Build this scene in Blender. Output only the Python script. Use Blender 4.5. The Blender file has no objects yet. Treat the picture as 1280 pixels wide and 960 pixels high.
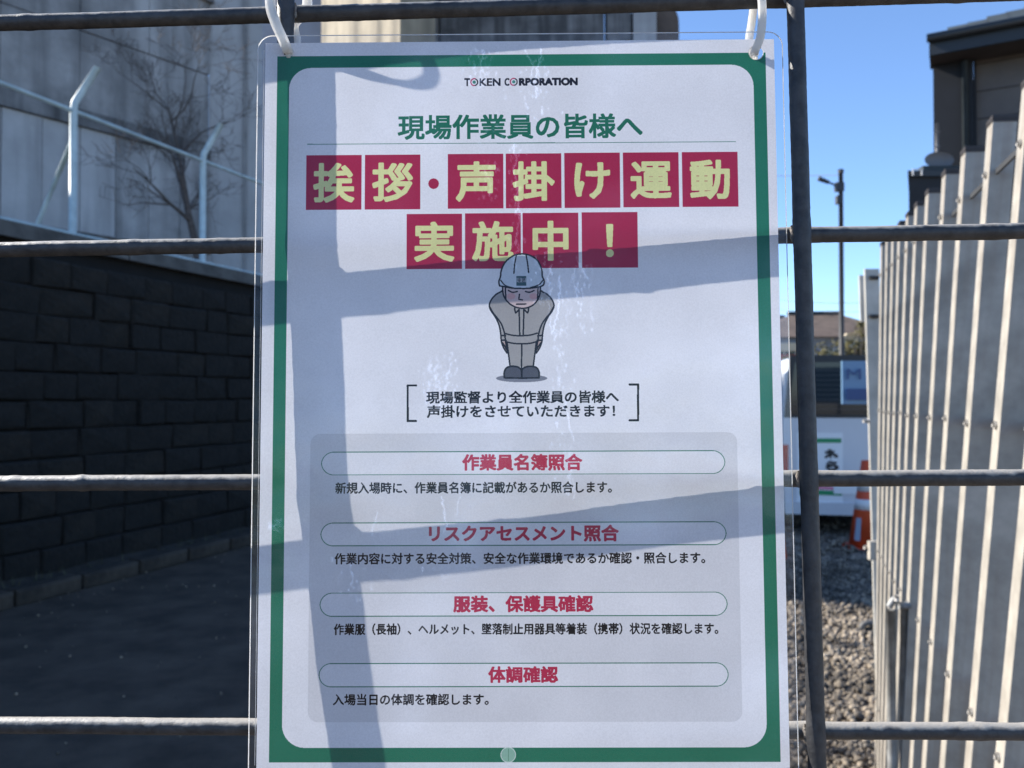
import bpy, math, random
import numpy as np
from mathutils import Vector, Matrix
from mathutils.geometry import delaunay_2d_cdt

random.seed(7); rng = np.random.default_rng(7)
SC = bpy.context.scene; COL = SC.collection
R_ = math.radians

# ------------------------------------------------------------------ camera
F = 1005.0                       # focal length in pixels of the 1280 wide photograph
CAM_H = 1.60
PITCH = math.atan((496 - 480) / F)
cam = bpy.data.cameras.new('camera'); camo = bpy.data.objects.new('camera', cam); COL.objects.link(camo)
cam.sensor_width = 36; cam.lens = 36 * F / 1280
cam.clip_start = 0.02; cam.clip_end = 5000
camo.location = (0, 0, CAM_H); camo.rotation_euler = (R_(90) + PITCH, 0, 0)
cam.dof.use_dof = True; cam.dof.focus_distance = 0.335; cam.dof.aperture_fstop = 20.0
SC.camera = camo

def c2w(x, y, z):                # camera axes (right, up, forward) -> world
    c, s = math.cos(PITCH), math.sin(PITCH)
    return Vector((x, z * c - y * s, CAM_H + z * s + y * c))
def at(px, py, Z):               # a point at forward distance Z
    return c2w((px - 640) / F * Z, (480 - py) / F * Z, Z)
def atg(px, py, zw=0.0):         # the point of a pixel on the level zw
    a = at(px, py, 1.0) - Vector((0, 0, CAM_H))
    t = (zw - CAM_H) / a.z
    return Vector((a.x * t, a.y * t, zw))

# pose of the wire mesh relative to the camera (mm), measured
MR = np.array([[0.99912294, -0.00887011, 0.04092286], [0.01103686, 0.998532, -0.05302867], [-0.04039242, 0.05343382, 0.99775412]])
MT = np.array([-97.2, 158.9, 345.8])
def mesh_pt(s, t, q):            # mm along the wires, q mm away from the camera
    p = MT + MR @ np.array([s, t, q]); return c2w(*(p / 1000))

# ------------------------------------------------------------------ light
SA, SB = 3.3, 2.4
sd = MR @ np.array([-SA, SB, 1.0]); sd /= np.linalg.norm(sd)
sdir = (c2w(*sd) - Vector((0, 0, CAM_H))).normalized()
elev = math.asin(sdir.z); azim = math.atan2(sdir.x, sdir.y)
W = bpy.data.worlds.new('World'); SC.world = W; W.use_nodes = True
nt = W.node_tree; nt.nodes.clear()
sky = nt.nodes.new('ShaderNodeTexSky'); sky.sky_type = 'NISHITA'; sky.sun_disc = False
sky.sun_elevation = elev; sky.sun_rotation = azim
sky.air_density = 0.9; sky.dust_density = 0.1; sky.ozone_density = 4.6; sky.altitude = 1500
bg = nt.nodes.new('ShaderNodeBackground'); bg.inputs[1].default_value = 0.115
wo = nt.nodes.new('ShaderNodeOutputWorld')
nt.links.new(sky.outputs[0], bg.inputs[0]); nt.links.new(bg.outputs[0], wo.inputs[0])
sl = bpy.data.lights.new('sun', 'SUN'); sl.energy = 4.1; sl.angle = R_(0.55); sl.color = (1.0, 0.95, 0.87)
so = bpy.data.objects.new('sun', sl); COL.objects.link(so)
so.rotation_euler = (-sdir).to_track_quat('-Z', 'Y').to_euler(); so.location = (-3, 2, 6)
SC.view_settings.view_transform = 'Standard'; SC.view_settings.look = 'None'
SC.view_settings.exposure = 1.38; SC.view_settings.gamma = 1.0
SC.cycles.max_bounces = 8; SC.cycles.transparent_max_bounces = 16
SC.cycles.caustics_reflective = False; SC.cycles.caustics_refractive = False
SC.cycles.use_denoising = True

# ------------------------------------------------------------------ materials
def mat(name, col, rough=0.7, metal=0.0, var=0.0, vscale=5.0, col2=None, bump=0.0, bscale=40.0, spec=0.5,
        stretch=(1, 1, 1), coords='Object', streak=0.0, streak_scale=(8, 8, 0.6), streak_col=None, detail=6):
    m = bpy.data.materials.new(name); m.use_nodes = True; n = m.node_tree.nodes; l = m.node_tree.links
    b = n['Principled BSDF']; b.inputs['Roughness'].default_value = rough; b.inputs['Metallic'].default_value = metal
    b.inputs['Specular IOR Level'].default_value = spec
    b.inputs['Base Color'].default_value = (*col, 1)
    tc = n.new('ShaderNodeTexCoord'); src = tc.outputs[coords]
    cur = None
    if var > 0 or col2:
        mp = n.new('ShaderNodeMapping'); mp.inputs['Scale'].default_value = stretch; l.new(src, mp.inputs[0])
        t = n.new('ShaderNodeTexNoise'); t.inputs['Scale'].default_value = vscale; t.inputs['Detail'].default_value = detail
        t.inputs['Roughness'].default_value = 0.62
        l.new(mp.outputs[0], t.inputs['Vector'])
        r = n.new('ShaderNodeValToRGB'); r.color_ramp.elements[0].position = 0.36; r.color_ramp.elements[1].position = 0.66
        c2 = col2 if col2 else tuple(c * (1 - var) for c in col)
        r.color_ramp.elements[0].color = (*c2, 1); r.color_ramp.elements[1].color = (*tuple(min(1, c * (1 + var * 0.5)) for c in col), 1)
        l.new(t.outputs['Fac'], r.inputs[0]); cur = r.outputs[0]
    if streak > 0:
        mp = n.new('ShaderNodeMapping'); mp.inputs['Scale'].default_value = streak_scale; l.new(src, mp.inputs[0])
        t = n.new('ShaderNodeTexNoise'); t.inputs['Scale'].default_value = 1.0; t.inputs['Detail'].default_value = 5
        l.new(mp.outputs[0], t.inputs['Vector'])
        r = n.new('ShaderNodeValToRGB'); r.color_ramp.elements[0].position = 0.45; r.color_ramp.elements[1].position = 0.68
        r.color_ramp.elements[0].color = (0, 0, 0, 1); r.color_ramp.elements[1].color = (streak, streak, streak, 1)
        l.new(t.outputs['Fac'], r.inputs[0])
        mx = n.new('ShaderNodeMix'); mx.data_type = 'RGBA'; l.new(r.outputs[0], mx.inputs[0])
        if cur: l.new(cur, mx.inputs[6])
        else: mx.inputs[6].default_value = (*col, 1)
        sc = streak_col or tuple(c * 0.25 for c in col)
        mx.inputs[7].default_value = (*sc, 1); cur = mx.outputs[2]
    if cur: l.new(cur, b.inputs['Base Color'])
    if bump > 0:
        t = n.new('ShaderNodeTexNoise'); t.inputs['Scale'].default_value = bscale; t.inputs['Detail'].default_value = 5
        l.new(src, t.inputs['Vector'])
        bp = n.new('ShaderNodeBump'); bp.inputs['Strength'].default_value = 1.0; bp.inputs['Distance'].default_value = bump
        l.new(t.outputs['Fac'], bp.inputs['Height']); l.new(bp.outputs[0], b.inputs['Normal'])
    return m

M = {}
M['asphalt'] = mat('asphalt', (0.078, 0.060, 0.043), 0.9, var=0.45, vscale=3, bump=0.006, bscale=160)
M['soil'] = mat('soil', (0.30, 0.245, 0.185), 0.95, var=0.5, vscale=2, bump=0.01, bscale=30)
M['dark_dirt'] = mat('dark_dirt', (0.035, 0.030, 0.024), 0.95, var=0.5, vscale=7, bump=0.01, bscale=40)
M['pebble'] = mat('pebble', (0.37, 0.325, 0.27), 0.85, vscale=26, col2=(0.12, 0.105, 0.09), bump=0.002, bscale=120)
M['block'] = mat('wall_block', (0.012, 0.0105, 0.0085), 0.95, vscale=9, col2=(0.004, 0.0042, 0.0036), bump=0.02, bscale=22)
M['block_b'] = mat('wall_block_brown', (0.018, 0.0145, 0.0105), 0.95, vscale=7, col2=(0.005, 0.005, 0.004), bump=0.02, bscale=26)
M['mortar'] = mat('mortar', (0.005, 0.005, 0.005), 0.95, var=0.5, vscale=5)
M['coping'] = mat('coping', (0.10, 0.10, 0.095), 0.9, var=0.4, vscale=4, bump=0.006, bscale=40)
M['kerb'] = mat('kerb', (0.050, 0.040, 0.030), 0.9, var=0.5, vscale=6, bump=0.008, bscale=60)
M['concrete'] = mat('concrete', (0.33, 0.32, 0.31), 0.9, var=0.45, vscale=0.8, bump=0.01, bscale=12, streak=0.7, streak_scale=(2.6, 2.6, 0.22), streak_col=(.12, .118, .115))
M['concrete_dark'] = mat('concrete_dark', (0.19, 0.185, 0.18), 0.9, var=0.5, vscale=1.3, bump=0.01, bscale=12, streak=0.8, streak_scale=(4, 4, 0.3))
M['concrete_light'] = mat('concrete_light', (0.43, 0.42, 0.41), 0.9, var=0.2, vscale=0.7, bump=0.006, bscale=14, streak=0.4, streak_scale=(3, 3, 0.3))
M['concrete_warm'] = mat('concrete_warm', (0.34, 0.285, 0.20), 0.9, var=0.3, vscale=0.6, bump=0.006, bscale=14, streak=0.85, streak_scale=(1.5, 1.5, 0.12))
M['pale_pipe'] = mat('pale_pipe', (0.50, 0.60, 0.60), 0.5, var=0.2, vscale=6)
M['bark'] = mat('bark', (0.11, 0.092, 0.082), 0.95, var=0.4, vscale=20)
def galvanised():
    m = mat('galvanised_wire', (0.045, 0.045, 0.048), 0.5, 0.0, vscale=160, col2=(0.016, 0.017, 0.020), spec=0.45)
    n = m.node_tree.nodes; l = m.node_tree.links
    tc = [x for x in n if x.type == 'TEX_COORD'][0]; b = n['Principled BSDF']
    t = n.new('ShaderNodeTexNoise'); t.inputs['Scale'].default_value = 900; t.inputs['Detail'].default_value = 5; t.inputs['Roughness'].default_value = 0.7
    v = n.new('ShaderNodeTexNoise'); v.inputs['Scale'].default_value = 190; v.inputs['Detail'].default_value = 3
    a = n.new('ShaderNodeMath'); a.operation = 'MULTIPLY_ADD'; a.inputs[1].default_value = 0.45
    l.new(tc.outputs['Object'], t.inputs['Vector']); l.new(tc.outputs['Object'], v.inputs['Vector'])
    l.new(t.outputs['Fac'], a.inputs[0]); l.new(v.outputs['Fac'], a.inputs[2])
    bp = n.new('ShaderNodeBump'); bp.inputs['Distance'].default_value = 0.00042
    l.new(a.outputs[0], bp.inputs['Height']); l.new(bp.outputs[0], b.inputs['Normal'])
    # sun highlights painted as a pale colour on the wires' upper side, broken by noise
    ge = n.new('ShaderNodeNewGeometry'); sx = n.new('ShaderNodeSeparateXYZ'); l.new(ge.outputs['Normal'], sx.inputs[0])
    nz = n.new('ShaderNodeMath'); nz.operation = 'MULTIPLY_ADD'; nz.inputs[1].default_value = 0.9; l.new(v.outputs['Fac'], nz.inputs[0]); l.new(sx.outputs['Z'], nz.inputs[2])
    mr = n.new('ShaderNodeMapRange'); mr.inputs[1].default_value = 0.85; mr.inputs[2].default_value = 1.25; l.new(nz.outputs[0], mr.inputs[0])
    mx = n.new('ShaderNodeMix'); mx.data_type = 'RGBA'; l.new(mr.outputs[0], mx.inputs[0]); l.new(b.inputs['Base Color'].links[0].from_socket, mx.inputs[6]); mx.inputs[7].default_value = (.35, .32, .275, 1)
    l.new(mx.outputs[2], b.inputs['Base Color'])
    return m
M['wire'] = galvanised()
M['weld'] = mat('weld_metal', (0.30, 0.27, 0.23), 0.6, 0.2, vscale=500, col2=(0.10, 0.08, 0.07), bump=0.0006, bscale=900)
M['picket'] = mat('picket_paint', (0.405, 0.375, 0.325), 0.42, var=0.3, vscale=9, bump=0.003, bscale=7, streak=0.6, streak_scale=(26, 26, 1.0), streak_col=(0.24, 0.17, 0.115))
M['picket_cap'] = mat('picket_cap', (0.035, 0.03, 0.03), 0.6, var=0.3, vscale=20)
M['bolt'] = mat('bolt_metal', (0.42, 0.40, 0.37), 0.6, 0.3, var=0.4, vscale=90)
M['grey_post'] = mat('grey_post', (0.50, 0.48, 0.43), 0.6, var=0.3, vscale=4)
M['dull_metal'] = mat('dull_metal', (0.13, 0.13, 0.135), 0.6)
M['dark_slot'] = mat('dark_slot', (0.03, 0.03, 0.03), 0.7)
M['steel_pipe'] = mat('steel_pipe', (0.30, 0.30, 0.29), 0.6, 0.25, var=0.35, vscale=18)
M['cone'] = mat('cone_orange', (0.72, 0.09, 0.025), 0.5, var=0.15, vscale=6)
M['cone_white'] = mat('cone_white', (0.80, 0.78, 0.76), 0.45)
M['cone_label'] = mat('cone_label', (0.35, 0.42, 0.52), 0.5)
M['van_white'] = mat('van_white', (0.62, 0.64, 0.68), 0.28, var=0.05, vscale=1)
M['van_glass'] = mat('van_glass', (0.010, 0.016, 0.022), 0.08, spec=0.5)
M['rubber'] = mat('rubber', (0.02, 0.02, 0.02), 0.8)
M['black_trim'] = mat('black_trim', (0.02, 0.02, 0.022), 0.5)
M['lamp_red'] = mat('lamp_red', (0.45, 0.02, 0.02), 0.25)
M['sign_white'] = mat('sign_white', (0.78, 0.80, 0.82), 0.4)
M['sign_green'] = mat('sign_green', (0.01, 0.26, 0.10), 0.5)
M['sign_pink'] = mat('sign_pink', (0.72, 0.20, 0.32), 0.5)
M['sign_black'] = mat('sign_black', (0.015, 0.015, 0.018), 0.5)
M['sign_pale_blue'] = mat('sign_pale_blue', (0.13, 0.24, 0.38), 0.45)
M['sign_blue'] = mat('sign_blue', (0.012, 0.05, 0.17), 0.45)
M['lens_pole'] = mat('dark_pole', (0.045, 0.047, 0.05), 0.6, var=0.2, vscale=4)
M['cable'] = mat('cable', (0.10, 0.10, 0.11), 0.7)
M['roof_brown'] = mat('roof_brown', (0.11, 0.08, 0.062), 0.85, var=0.3, vscale=2)
M['roof_dark'] = mat('roof_dark', (0.028, 0.040, 0.045), 0.75, var=0.35, vscale=3)
M['fascia'] = mat('fascia', (0.014, 0.018, 0.022), 0.5)
M['soffit'] = mat('soffit', (0.05, 0.042, 0.04), 0.8, var=0.2, vscale=3)
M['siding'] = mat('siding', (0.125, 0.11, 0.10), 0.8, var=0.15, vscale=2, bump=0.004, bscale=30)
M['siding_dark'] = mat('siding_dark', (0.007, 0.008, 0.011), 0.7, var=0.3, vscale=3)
M['wall_pale'] = mat('wall_pale', (0.50, 0.50, 0.50), 0.85, var=0.15, vscale=1)
M['wall_cream'] = mat('wall_cream', (0.62, 0.52, 0.36), 0.85, var=0.15, vscale=1)
M['wall_greyblue'] = mat('wall_greyblue', (0.28, 0.31, 0.37), 0.85, var=0.15, vscale=1)
M['window'] = mat('window_glass', (0.03, 0.04, 0.05), 0.1)
M['frame_pale'] = mat('frame_pale', (0.6, 0.6, 0.6), 0.5)
M['red_awning'] = mat('red_awning', (0.35, 0.025, 0.03), 0.6)
M['navy'] = mat('navy', (0.02, 0.025, 0.10), 0.6)
M['leaf_olive'] = mat('leaf_olive', (0.14, 0.12, 0.035), 0.8, vscale=3, col2=(0.06, 0.055, 0.02))
M['leaf_green'] = mat('leaf_green', (0.07, 0.085, 0.035), 0.8, vscale=3, col2=(0.03, 0.04, 0.018))
M['weed'] = mat('weed', (0.10, 0.09, 0.05), 0.8, vscale=9, col2=(0.04, 0.05, 0.02))
M['hose'] = mat('grey_hose', (0.11, 0.105, 0.10), 0.6, var=0.2, vscale=30)
def tie_mat():
    m = mat('nylon_tie', (0.94, 0.93, 0.91), 0.4, var=0.06, vscale=300)
    b = m.node_tree.nodes['Principled BSDF']; n = m.node_tree.nodes; l = m.node_tree.links
    tr = n.new('ShaderNodeBsdfTranslucent'); tr.inputs[0].default_value = (1, .99, .97, 1)
    mx = n.new('ShaderNodeMixShader'); mx.inputs[0].default_value = 0.80
    out = [x for x in n if x.type == 'OUTPUT_MATERIAL'][0]
    l.new(b.outputs[0], mx.inputs[1]); l.new(tr.outputs[0], mx.inputs[2]); l.new(mx.outputs[0], out.inputs[0])
    return m
M['tie'] = tie_mat()

# ------------------------------------------------------------------ mesh helpers
class MB:
    def __init__(s): s.v = []; s.f = []; s.sm = []
    def add(s, vs, fs, smooth=False):
        o = len(s.v); s.v += [Vector(x) for x in vs]
        for f in fs: s.f.append([i + o for i in f]); s.sm.append(smooth)
        return s
    def box(s, c, size, X=(1, 0, 0), Y=(0, 1, 0), Z=(0, 0, 1)):
        c = Vector(c); X, Y, Z = Vector(X), Vector(Y), Vector(Z); a, b, h = [q / 2 for q in size]
        vs = [c + X * (a * i) + Y * (b * j) + Z * (h * k) for k in (-1, 1) for j in (-1, 1) for i in (-1, 1)]
        return s.add(vs, [(0, 2, 3, 1), (4, 5, 7, 6), (0, 1, 5, 4), (2, 6, 7, 3), (0, 4, 6, 2), (1, 3, 7, 5)])
    def bevbox(s, c, size, bev, X=(1, 0, 0), Y=(0, 1, 0), Z=(0, 0, 1), jit=0.0):
        # a box whose front (-Y) face is chamfered
        c = Vector(c); X, Y, Z = Vector(X), Vector(Y), Vector(Z); a, b, h = [q / 2 for q in size]
        j = lambda: random.uniform(-jit, jit)
        P = [c + X * (a * i) + Y * b + Z * (h * k) for i, k in ((-1, -1), (1, -1), (1, 1), (-1, 1))]
        Q = [c + X * (a * i) - Y * (b - bev) + Z * (h * k) for i, k in ((-1, -1), (1, -1), (1, 1), (-1, 1))]
        T = [c + X * ((a - bev) * i + j()) - Y * (b + j()) + Z * ((h - bev) * k + j()) for i, k in ((-1, -1), (1, -1), (1, 1), (-1, 1))]
        mid = c - Y * (b + abs(jit) * 0.8 + j())
        fs = [(0, 3, 2, 1)]
        for i in range(4):
            k = (i + 1) % 4; fs += [(i, k, 4 + k, 4 + i), (4 + i, 4 + k, 8 + k, 8 + i), (8 + i, 8 + k, 12)]
        return s.add(P + Q + T + [mid], fs)
    def prism(s, poly, a, b):         # poly: list of Vectors (closed), extruded by vector b-a
        a, b = Vector(a), Vector(b); n = len(poly)
        vs = [Vector(p) + a for p in poly] + [Vector(p) + b for p in poly]
        fs = [list(range(n))[::-1], [n + i for i in range(n)]] + [(i, (i + 1) % n, n + (i + 1) % n, n + i) for i in range(n)]
        return s.add(vs, fs)
    def tube(s, pts, rad, n=10, cap=True, flat=None):
        pts = [Vector(p) for p in pts]; k = len(pts)
        rad = rad if hasattr(rad, '__len__') else [rad] * k
        vs = []; up = None
        for i, p in enumerate(pts):
            d = (pts[min(i + 1, k - 1)] - pts[max(i - 1, 0)]).normalized()
            if up is None:
                up = Vector((0, 0, 1)) if abs(d.z) < 0.9 else Vector((1, 0, 0))
            x = d.cross(up)
            if x.length < 1e-6: x = d.orthogonal()
            x.normalize(); y = x.cross(d).normalized(); up = y
            for j in range(n):
                a = 2 * math.pi * j / n
                r = rad[i] if not callable(rad[i]) else rad[i](a)
                vs.append(p + (x * math.cos(a) + y * math.sin(a)) * r)
        fs = []
        for i in range(k - 1):
            for j in range(n):
                a, b = i * n + j, i * n + (j + 1) % n
                fs.append((a, b, b + n, a + n))
        if cap: fs += [list(range(n)), [(k - 1) * n + j for j in range(n)][::-1]]
        return s.add(vs, fs, True)
    def strap(s, pts, nrm, w, t):     # a flat band along pts, width direction nrm[i] x tangent
        pts = [Vector(p) for p in pts]; k = len(pts); vs = []
        for i, p in enumerate(pts):
            d = (pts[min(i + 1, k - 1)] - pts[max(i - 1, 0)]).normalized()
            n_ = Vector(nrm[i] if isinstance(nrm, list) else nrm); x = d.cross(n_).normalized(); y = x.cross(d).normalized()
            ww = w[i] if hasattr(w, '__len__') else w
            vs += [p + x * ww / 2 + y * t / 2, p - x * ww / 2 + y * t / 2, p - x * ww / 2 - y * t / 2, p + x * ww / 2 - y * t / 2]
        fs = [(0, 1, 2, 3), tuple(4 * (k - 1) + j for j in (3, 2, 1, 0))]
        for i in range(k - 1):
            for j in range(4):
                a, b = 4 * i + j, 4 * i + (j + 1) % 4; fs.append((a, a + 4, b + 4, b))
        return s.add(vs, fs)
    def build(s, name, m, parent=None, loc=None):
        # loc = world origin of the new object (children: defaults to the parent's)
        o0 = Vector(loc) if loc is not None else (parent_origin(parent) if parent else Vector((0, 0, 0)))
        me = bpy.data.meshes.new(name); me.from_pydata([tuple(v - o0) for v in s.v], [], s.f)
        me.polygons.foreach_set('use_smooth', s.sm); me.materials.append(m); me.update()
        o = bpy.data.objects.new(name, me); COL.objects.link(o)
        if parent:
            o.parent = parent; o.location = o0 - parent_origin(parent)
        else: o.location = o0
        o['_o'] = tuple(o0); return o
def parent_origin(p): return Vector(p['_o'])
def thing(name, label, cat, loc=(0, 0, 0), group=None):
    o = bpy.data.objects.new(name, None); COL.objects.link(o); o.location = loc; o['_o'] = tuple(loc)
    o.empty_display_size = 0.1
    return tag(o, label, cat, group)
def tag(o, label=None, cat=None, group=None, kind=None):
    if label: o['label'] = label
    if cat: o['category'] = cat
    if group: o['group'] = group
    if kind: o['kind'] = kind
    return o
def inst(src, name, parent, matrix):  # a copy sharing the mesh, matrix is local to the parent
    o = src.copy(); o.name = name; COL.objects.link(o); o.parent = parent; o.matrix_basis = matrix
    return o
def smooth_path(pts, k=6):
    pts = [Vector(p) for p in pts]; out = []
    for i in range(len(pts) - 1):
        p0, p1, p2, p3 = pts[max(i - 1, 0)], pts[i], pts[i + 1], pts[min(i + 2, len(pts) - 1)]
        for j in range(k):
            t = j / k
            out.append(0.5 * ((2 * p1) + (p2 - p0) * t + (2 * p0 - 5 * p1 + 4 * p2 - p3) * t * t + (3 * p1 - p0 - 3 * p2 + p3) * t ** 3))
    out.append(pts[-1]); return out
UP = Vector((0, 0, 1))

# ------------------------------------------------------------------ ground
def sheet(name, pts, z, m, sub=1):
    mb = MB(); mb.add([Vector((x, y, z)) for x, y in pts], [list(range(len(pts)))])
    o = mb.build(name, m); o['kind'] = 'structure'; return o
sheet('ground', [(-1500, -1500), (1500, -1500), (1500, 1500), (-1500, 1500)], 0.0, M['soil'])
# the road runs beside the retaining wall; along = its direction, across = to the right
ya = math.atan((1020 - 640) / F); ALO = Vector((math.sin(ya), math.cos(ya), 0)); ACR = Vector((math.cos(ya), -math.sin(ya), 0))
KN = -5.68                                   # kerb face, metres across from the camera
def rp(n, s, z=0.0): v = ACR * n + ALO * s; return Vector((v.x, v.y, z))
rd = [rp(KN - 0.3, -25), rp(-0.25, -25), rp(-0.25, 60), rp(KN - 0.3, 60)]
sheet('road', [(p.x, p.y) for p in rd], 0.004, M['asphalt'])

# ------------------------------------------------------------------ kerb
kerb = thing('kerb', 'low row of pale concrete kerb stones at the foot of the dark block wall', 'kerb', rp(KN, 0))
klen = 0.60
km = MB(); km.bevbox((0, 0, 0.0), (klen - 0.022, 0.15, 0.13), 0.018, X=(1, 0, 0), Y=(0, 1, 0), jit=0.003)
k0 = None
for i in range(-4, 34):
    s = 4.1 + i * klen
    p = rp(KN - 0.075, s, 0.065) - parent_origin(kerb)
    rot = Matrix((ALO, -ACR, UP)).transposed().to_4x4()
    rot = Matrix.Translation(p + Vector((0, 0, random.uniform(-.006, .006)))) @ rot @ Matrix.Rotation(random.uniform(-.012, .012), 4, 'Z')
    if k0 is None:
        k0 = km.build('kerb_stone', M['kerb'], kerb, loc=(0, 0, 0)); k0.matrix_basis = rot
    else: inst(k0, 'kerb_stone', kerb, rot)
# dirt strip with weeds between kerb and wall
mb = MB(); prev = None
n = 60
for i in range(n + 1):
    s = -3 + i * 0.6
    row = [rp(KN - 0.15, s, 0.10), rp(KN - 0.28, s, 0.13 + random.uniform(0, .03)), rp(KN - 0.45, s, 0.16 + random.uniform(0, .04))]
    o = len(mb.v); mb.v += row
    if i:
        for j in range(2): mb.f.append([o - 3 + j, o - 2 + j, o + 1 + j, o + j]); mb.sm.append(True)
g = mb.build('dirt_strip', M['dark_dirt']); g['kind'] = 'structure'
mb = MB()
for i in range(1500):
    s = random.uniform(1.5, 22); n_ = KN - random.uniform(0.16, 0.36); h = random.uniform(.02, .11) * random.random() ** .5
    p = rp(n_, s, 0.11); a = random.uniform(0, 6.28); w = .006
    q = Vector((math.cos(a), math.sin(a), 0)); tip = p + UP * h + q * h * .7
    mb.add([p - q.cross(UP) * w, p + q.cross(UP) * w, tip], [(0, 1, 2)])
g = mb.build('weeds', M['weed']); tag(g, kind='stuff')

# ------------------------------------------------------------------ retaining wall of blocks
WN = -6.03; WH = 3.00
wall = thing('retaining_wall', 'dark mossy stone block retaining wall behind the kerb, left of the notice', 'wall', rp(WN, 0))
bw, bh = 0.42, 0.245
bmesh0 = [MB().bevbox((0, 0, 0), (bw - 0.010, 0.16, bh - 0.010), 0.014, jit=0.016) for _ in range(6)]
bsrc = []
def lean(z): return -0.10 * z         # the face leans back
rotw = Matrix((ALO, -ACR, UP)).transposed().to_4x4()
cnt = 0; rest = MB()
ncourse = int((WH - 0.1) / bh)
cells = []
for r in range(ncourse):
    s = -3.4 + random.uniform(0, .4); z = 0.10 + (r + 0.5) * bh
    while s < 38:
        w = random.choice((random.uniform(.30, .38), random.uniform(.38, .50), random.uniform(.44, .58))); cells.append((s + w / 2, z, w)); s += w
# the ones that show largest: in the frame's left window
def wall_px(s, z):
    p = rp(WN + lean(z), s, z); y = p.y; return 640 + p.x / y * F if y > 0.5 else -9999
near = [c for c in cells if -60 < wall_px(c[0], c[1]) < 342]
near.sort(key=lambda c: c[0]); near = set(near[:292])
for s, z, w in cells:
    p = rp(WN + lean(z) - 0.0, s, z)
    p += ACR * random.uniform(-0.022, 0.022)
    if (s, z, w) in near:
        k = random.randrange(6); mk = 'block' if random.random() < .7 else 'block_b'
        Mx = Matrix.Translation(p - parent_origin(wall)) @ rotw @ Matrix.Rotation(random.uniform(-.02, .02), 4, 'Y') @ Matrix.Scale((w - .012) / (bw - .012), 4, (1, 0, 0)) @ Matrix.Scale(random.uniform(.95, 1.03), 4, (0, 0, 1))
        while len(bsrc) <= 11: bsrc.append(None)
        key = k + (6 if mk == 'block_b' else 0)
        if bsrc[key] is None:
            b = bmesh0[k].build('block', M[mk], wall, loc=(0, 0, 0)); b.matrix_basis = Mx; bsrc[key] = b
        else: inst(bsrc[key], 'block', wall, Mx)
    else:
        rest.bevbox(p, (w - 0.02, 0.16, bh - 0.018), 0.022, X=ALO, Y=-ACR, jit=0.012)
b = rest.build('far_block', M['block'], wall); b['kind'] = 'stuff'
mb = MB()
mb.prism([rp(WN - 0.035, 0, 0.0), rp(WN - 0.035 + lean(WH), 0, WH - 0.06), rp(WN - 0.9, 0, WH - 0.06), rp(WN - 0.9, 0, 0)], ALO * -4, ALO * 41)
mb.build('backing', M['mortar'], wall)
mb = MB()
for i in range(23):
    s = -4 + i * 2.0
    mb.box(rp(WN + lean(WH) - 0.16, s + 1.0, WH + 0.0), (1.985, 0.46, 0.13), X=ALO, Y=ACR)
mb.build('coping', M['coping'], wall)
# terrain that the wall holds back
t0 = [rp(WN - 0.55, -25), rp(WN - 0.55, 60), rp(-60, 60), rp(-60, -25)]
sheet('upper_terrace', [(p.x, p.y) for p in t0], WH - 0.02, M['soil'])

# ------------------------------------------------------------------ pipe fence on the wall
fence = thing('pipe_fence', 'pale pipe fence with slanted post tops standing on the dark block wall', 'fence', rp(WN - .15, 6, WH))
FN = -6.40
def fpost(s):
    a = rp(FN, s, WH); b = rp(FN, s, 4.27)
    tip = b + UP * 0.42 + (ALO * 0.17 + ACR * 0.10)
    m_ = MB(); m_.tube([a, b - UP * .03, b + UP * .03 + (tip - b) * .05, tip], 0.034, 10)
    m_.box(a + UP * .055, (.15, .15, .012), X=ALO, Y=ACR)
    return m_
def s_at_px(px, nn):
    r = (px - 640) / F; Z = nn / (r * ACR.x + ACR.y); return Z * (r * ALO.x + ALO.y)
s1, s2 = s_at_px(89, FN), s_at_px(252, FN); ds = s2 - s1
for k in range(-2, 9): fpost(s1 + k * ds).build('post', M['pale_pipe'], fence)
for z in (4.24, 3.09):
    MB().tube([rp(FN + .0, s1 - 3 * ds, z), rp(FN, s1 + 9 * ds, z)], 0.022 if z > 4 else 0.03, 8).build('rail', M['pale_pipe'], fence)
for k in (0, 3, 6):
    MB().tube([rp(FN - .02, s1 + k * ds, 3.95), rp(FN - .75, s1 + k * ds + .12, WH)], 0.022, 8).build('brace', M['pale_pipe'], fence)
# ------------------------------------------------------------------ concrete building at left
def face_frame(px0, Z0, vpx):
    p = at(px0, 496, Z0); th = math.atan((vpx - 640) / F); d = Vector((math.sin(th), math.cos(th), 0))
    nrm = Vector((d.y, -d.x, 0))        # towards the right
    return Vector((p.x, p.y, 0)), d, nrm
def k_at_px(P, d, px):
    r = (px - 640) / F; return (r * P.y - P.x) / (d.x - r * d.y)
BP, BD, BN = face_frame(0, 13.0, 1400)
BH = 9.45
kB = k_at_px(BP, BD, 258)
cb = thing('concrete_building', 'tall stained grey concrete building above the block wall, behind the bare tree', 'building', BP)
def bp(k, n_, z): v = BP + BD * k + BN * n_; return Vector((v.x, v.y, z))
def slab(name, m, k0, k1, z0, z1, n0=0.0, n1=-0.5, par=cb):
    MB().box(bp((k0 + k1) / 2, (n0 + n1) / 2, (z0 + z1) / 2), (k1 - k0, abs(n0 - n1), z1 - z0), X=BD, Y=BN).build(name, m, par)
slab('wall_core', M['concrete_dark'], -2.9, kB, 2.5, BH - .02, -0.06, -6)
slab('wall_core', M['concrete_dark'], -22, -2.9, 2.5, 8.0, -0.06, -6)  # unseen left part, height stepped down to place its shadow edge on the gravel
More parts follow.
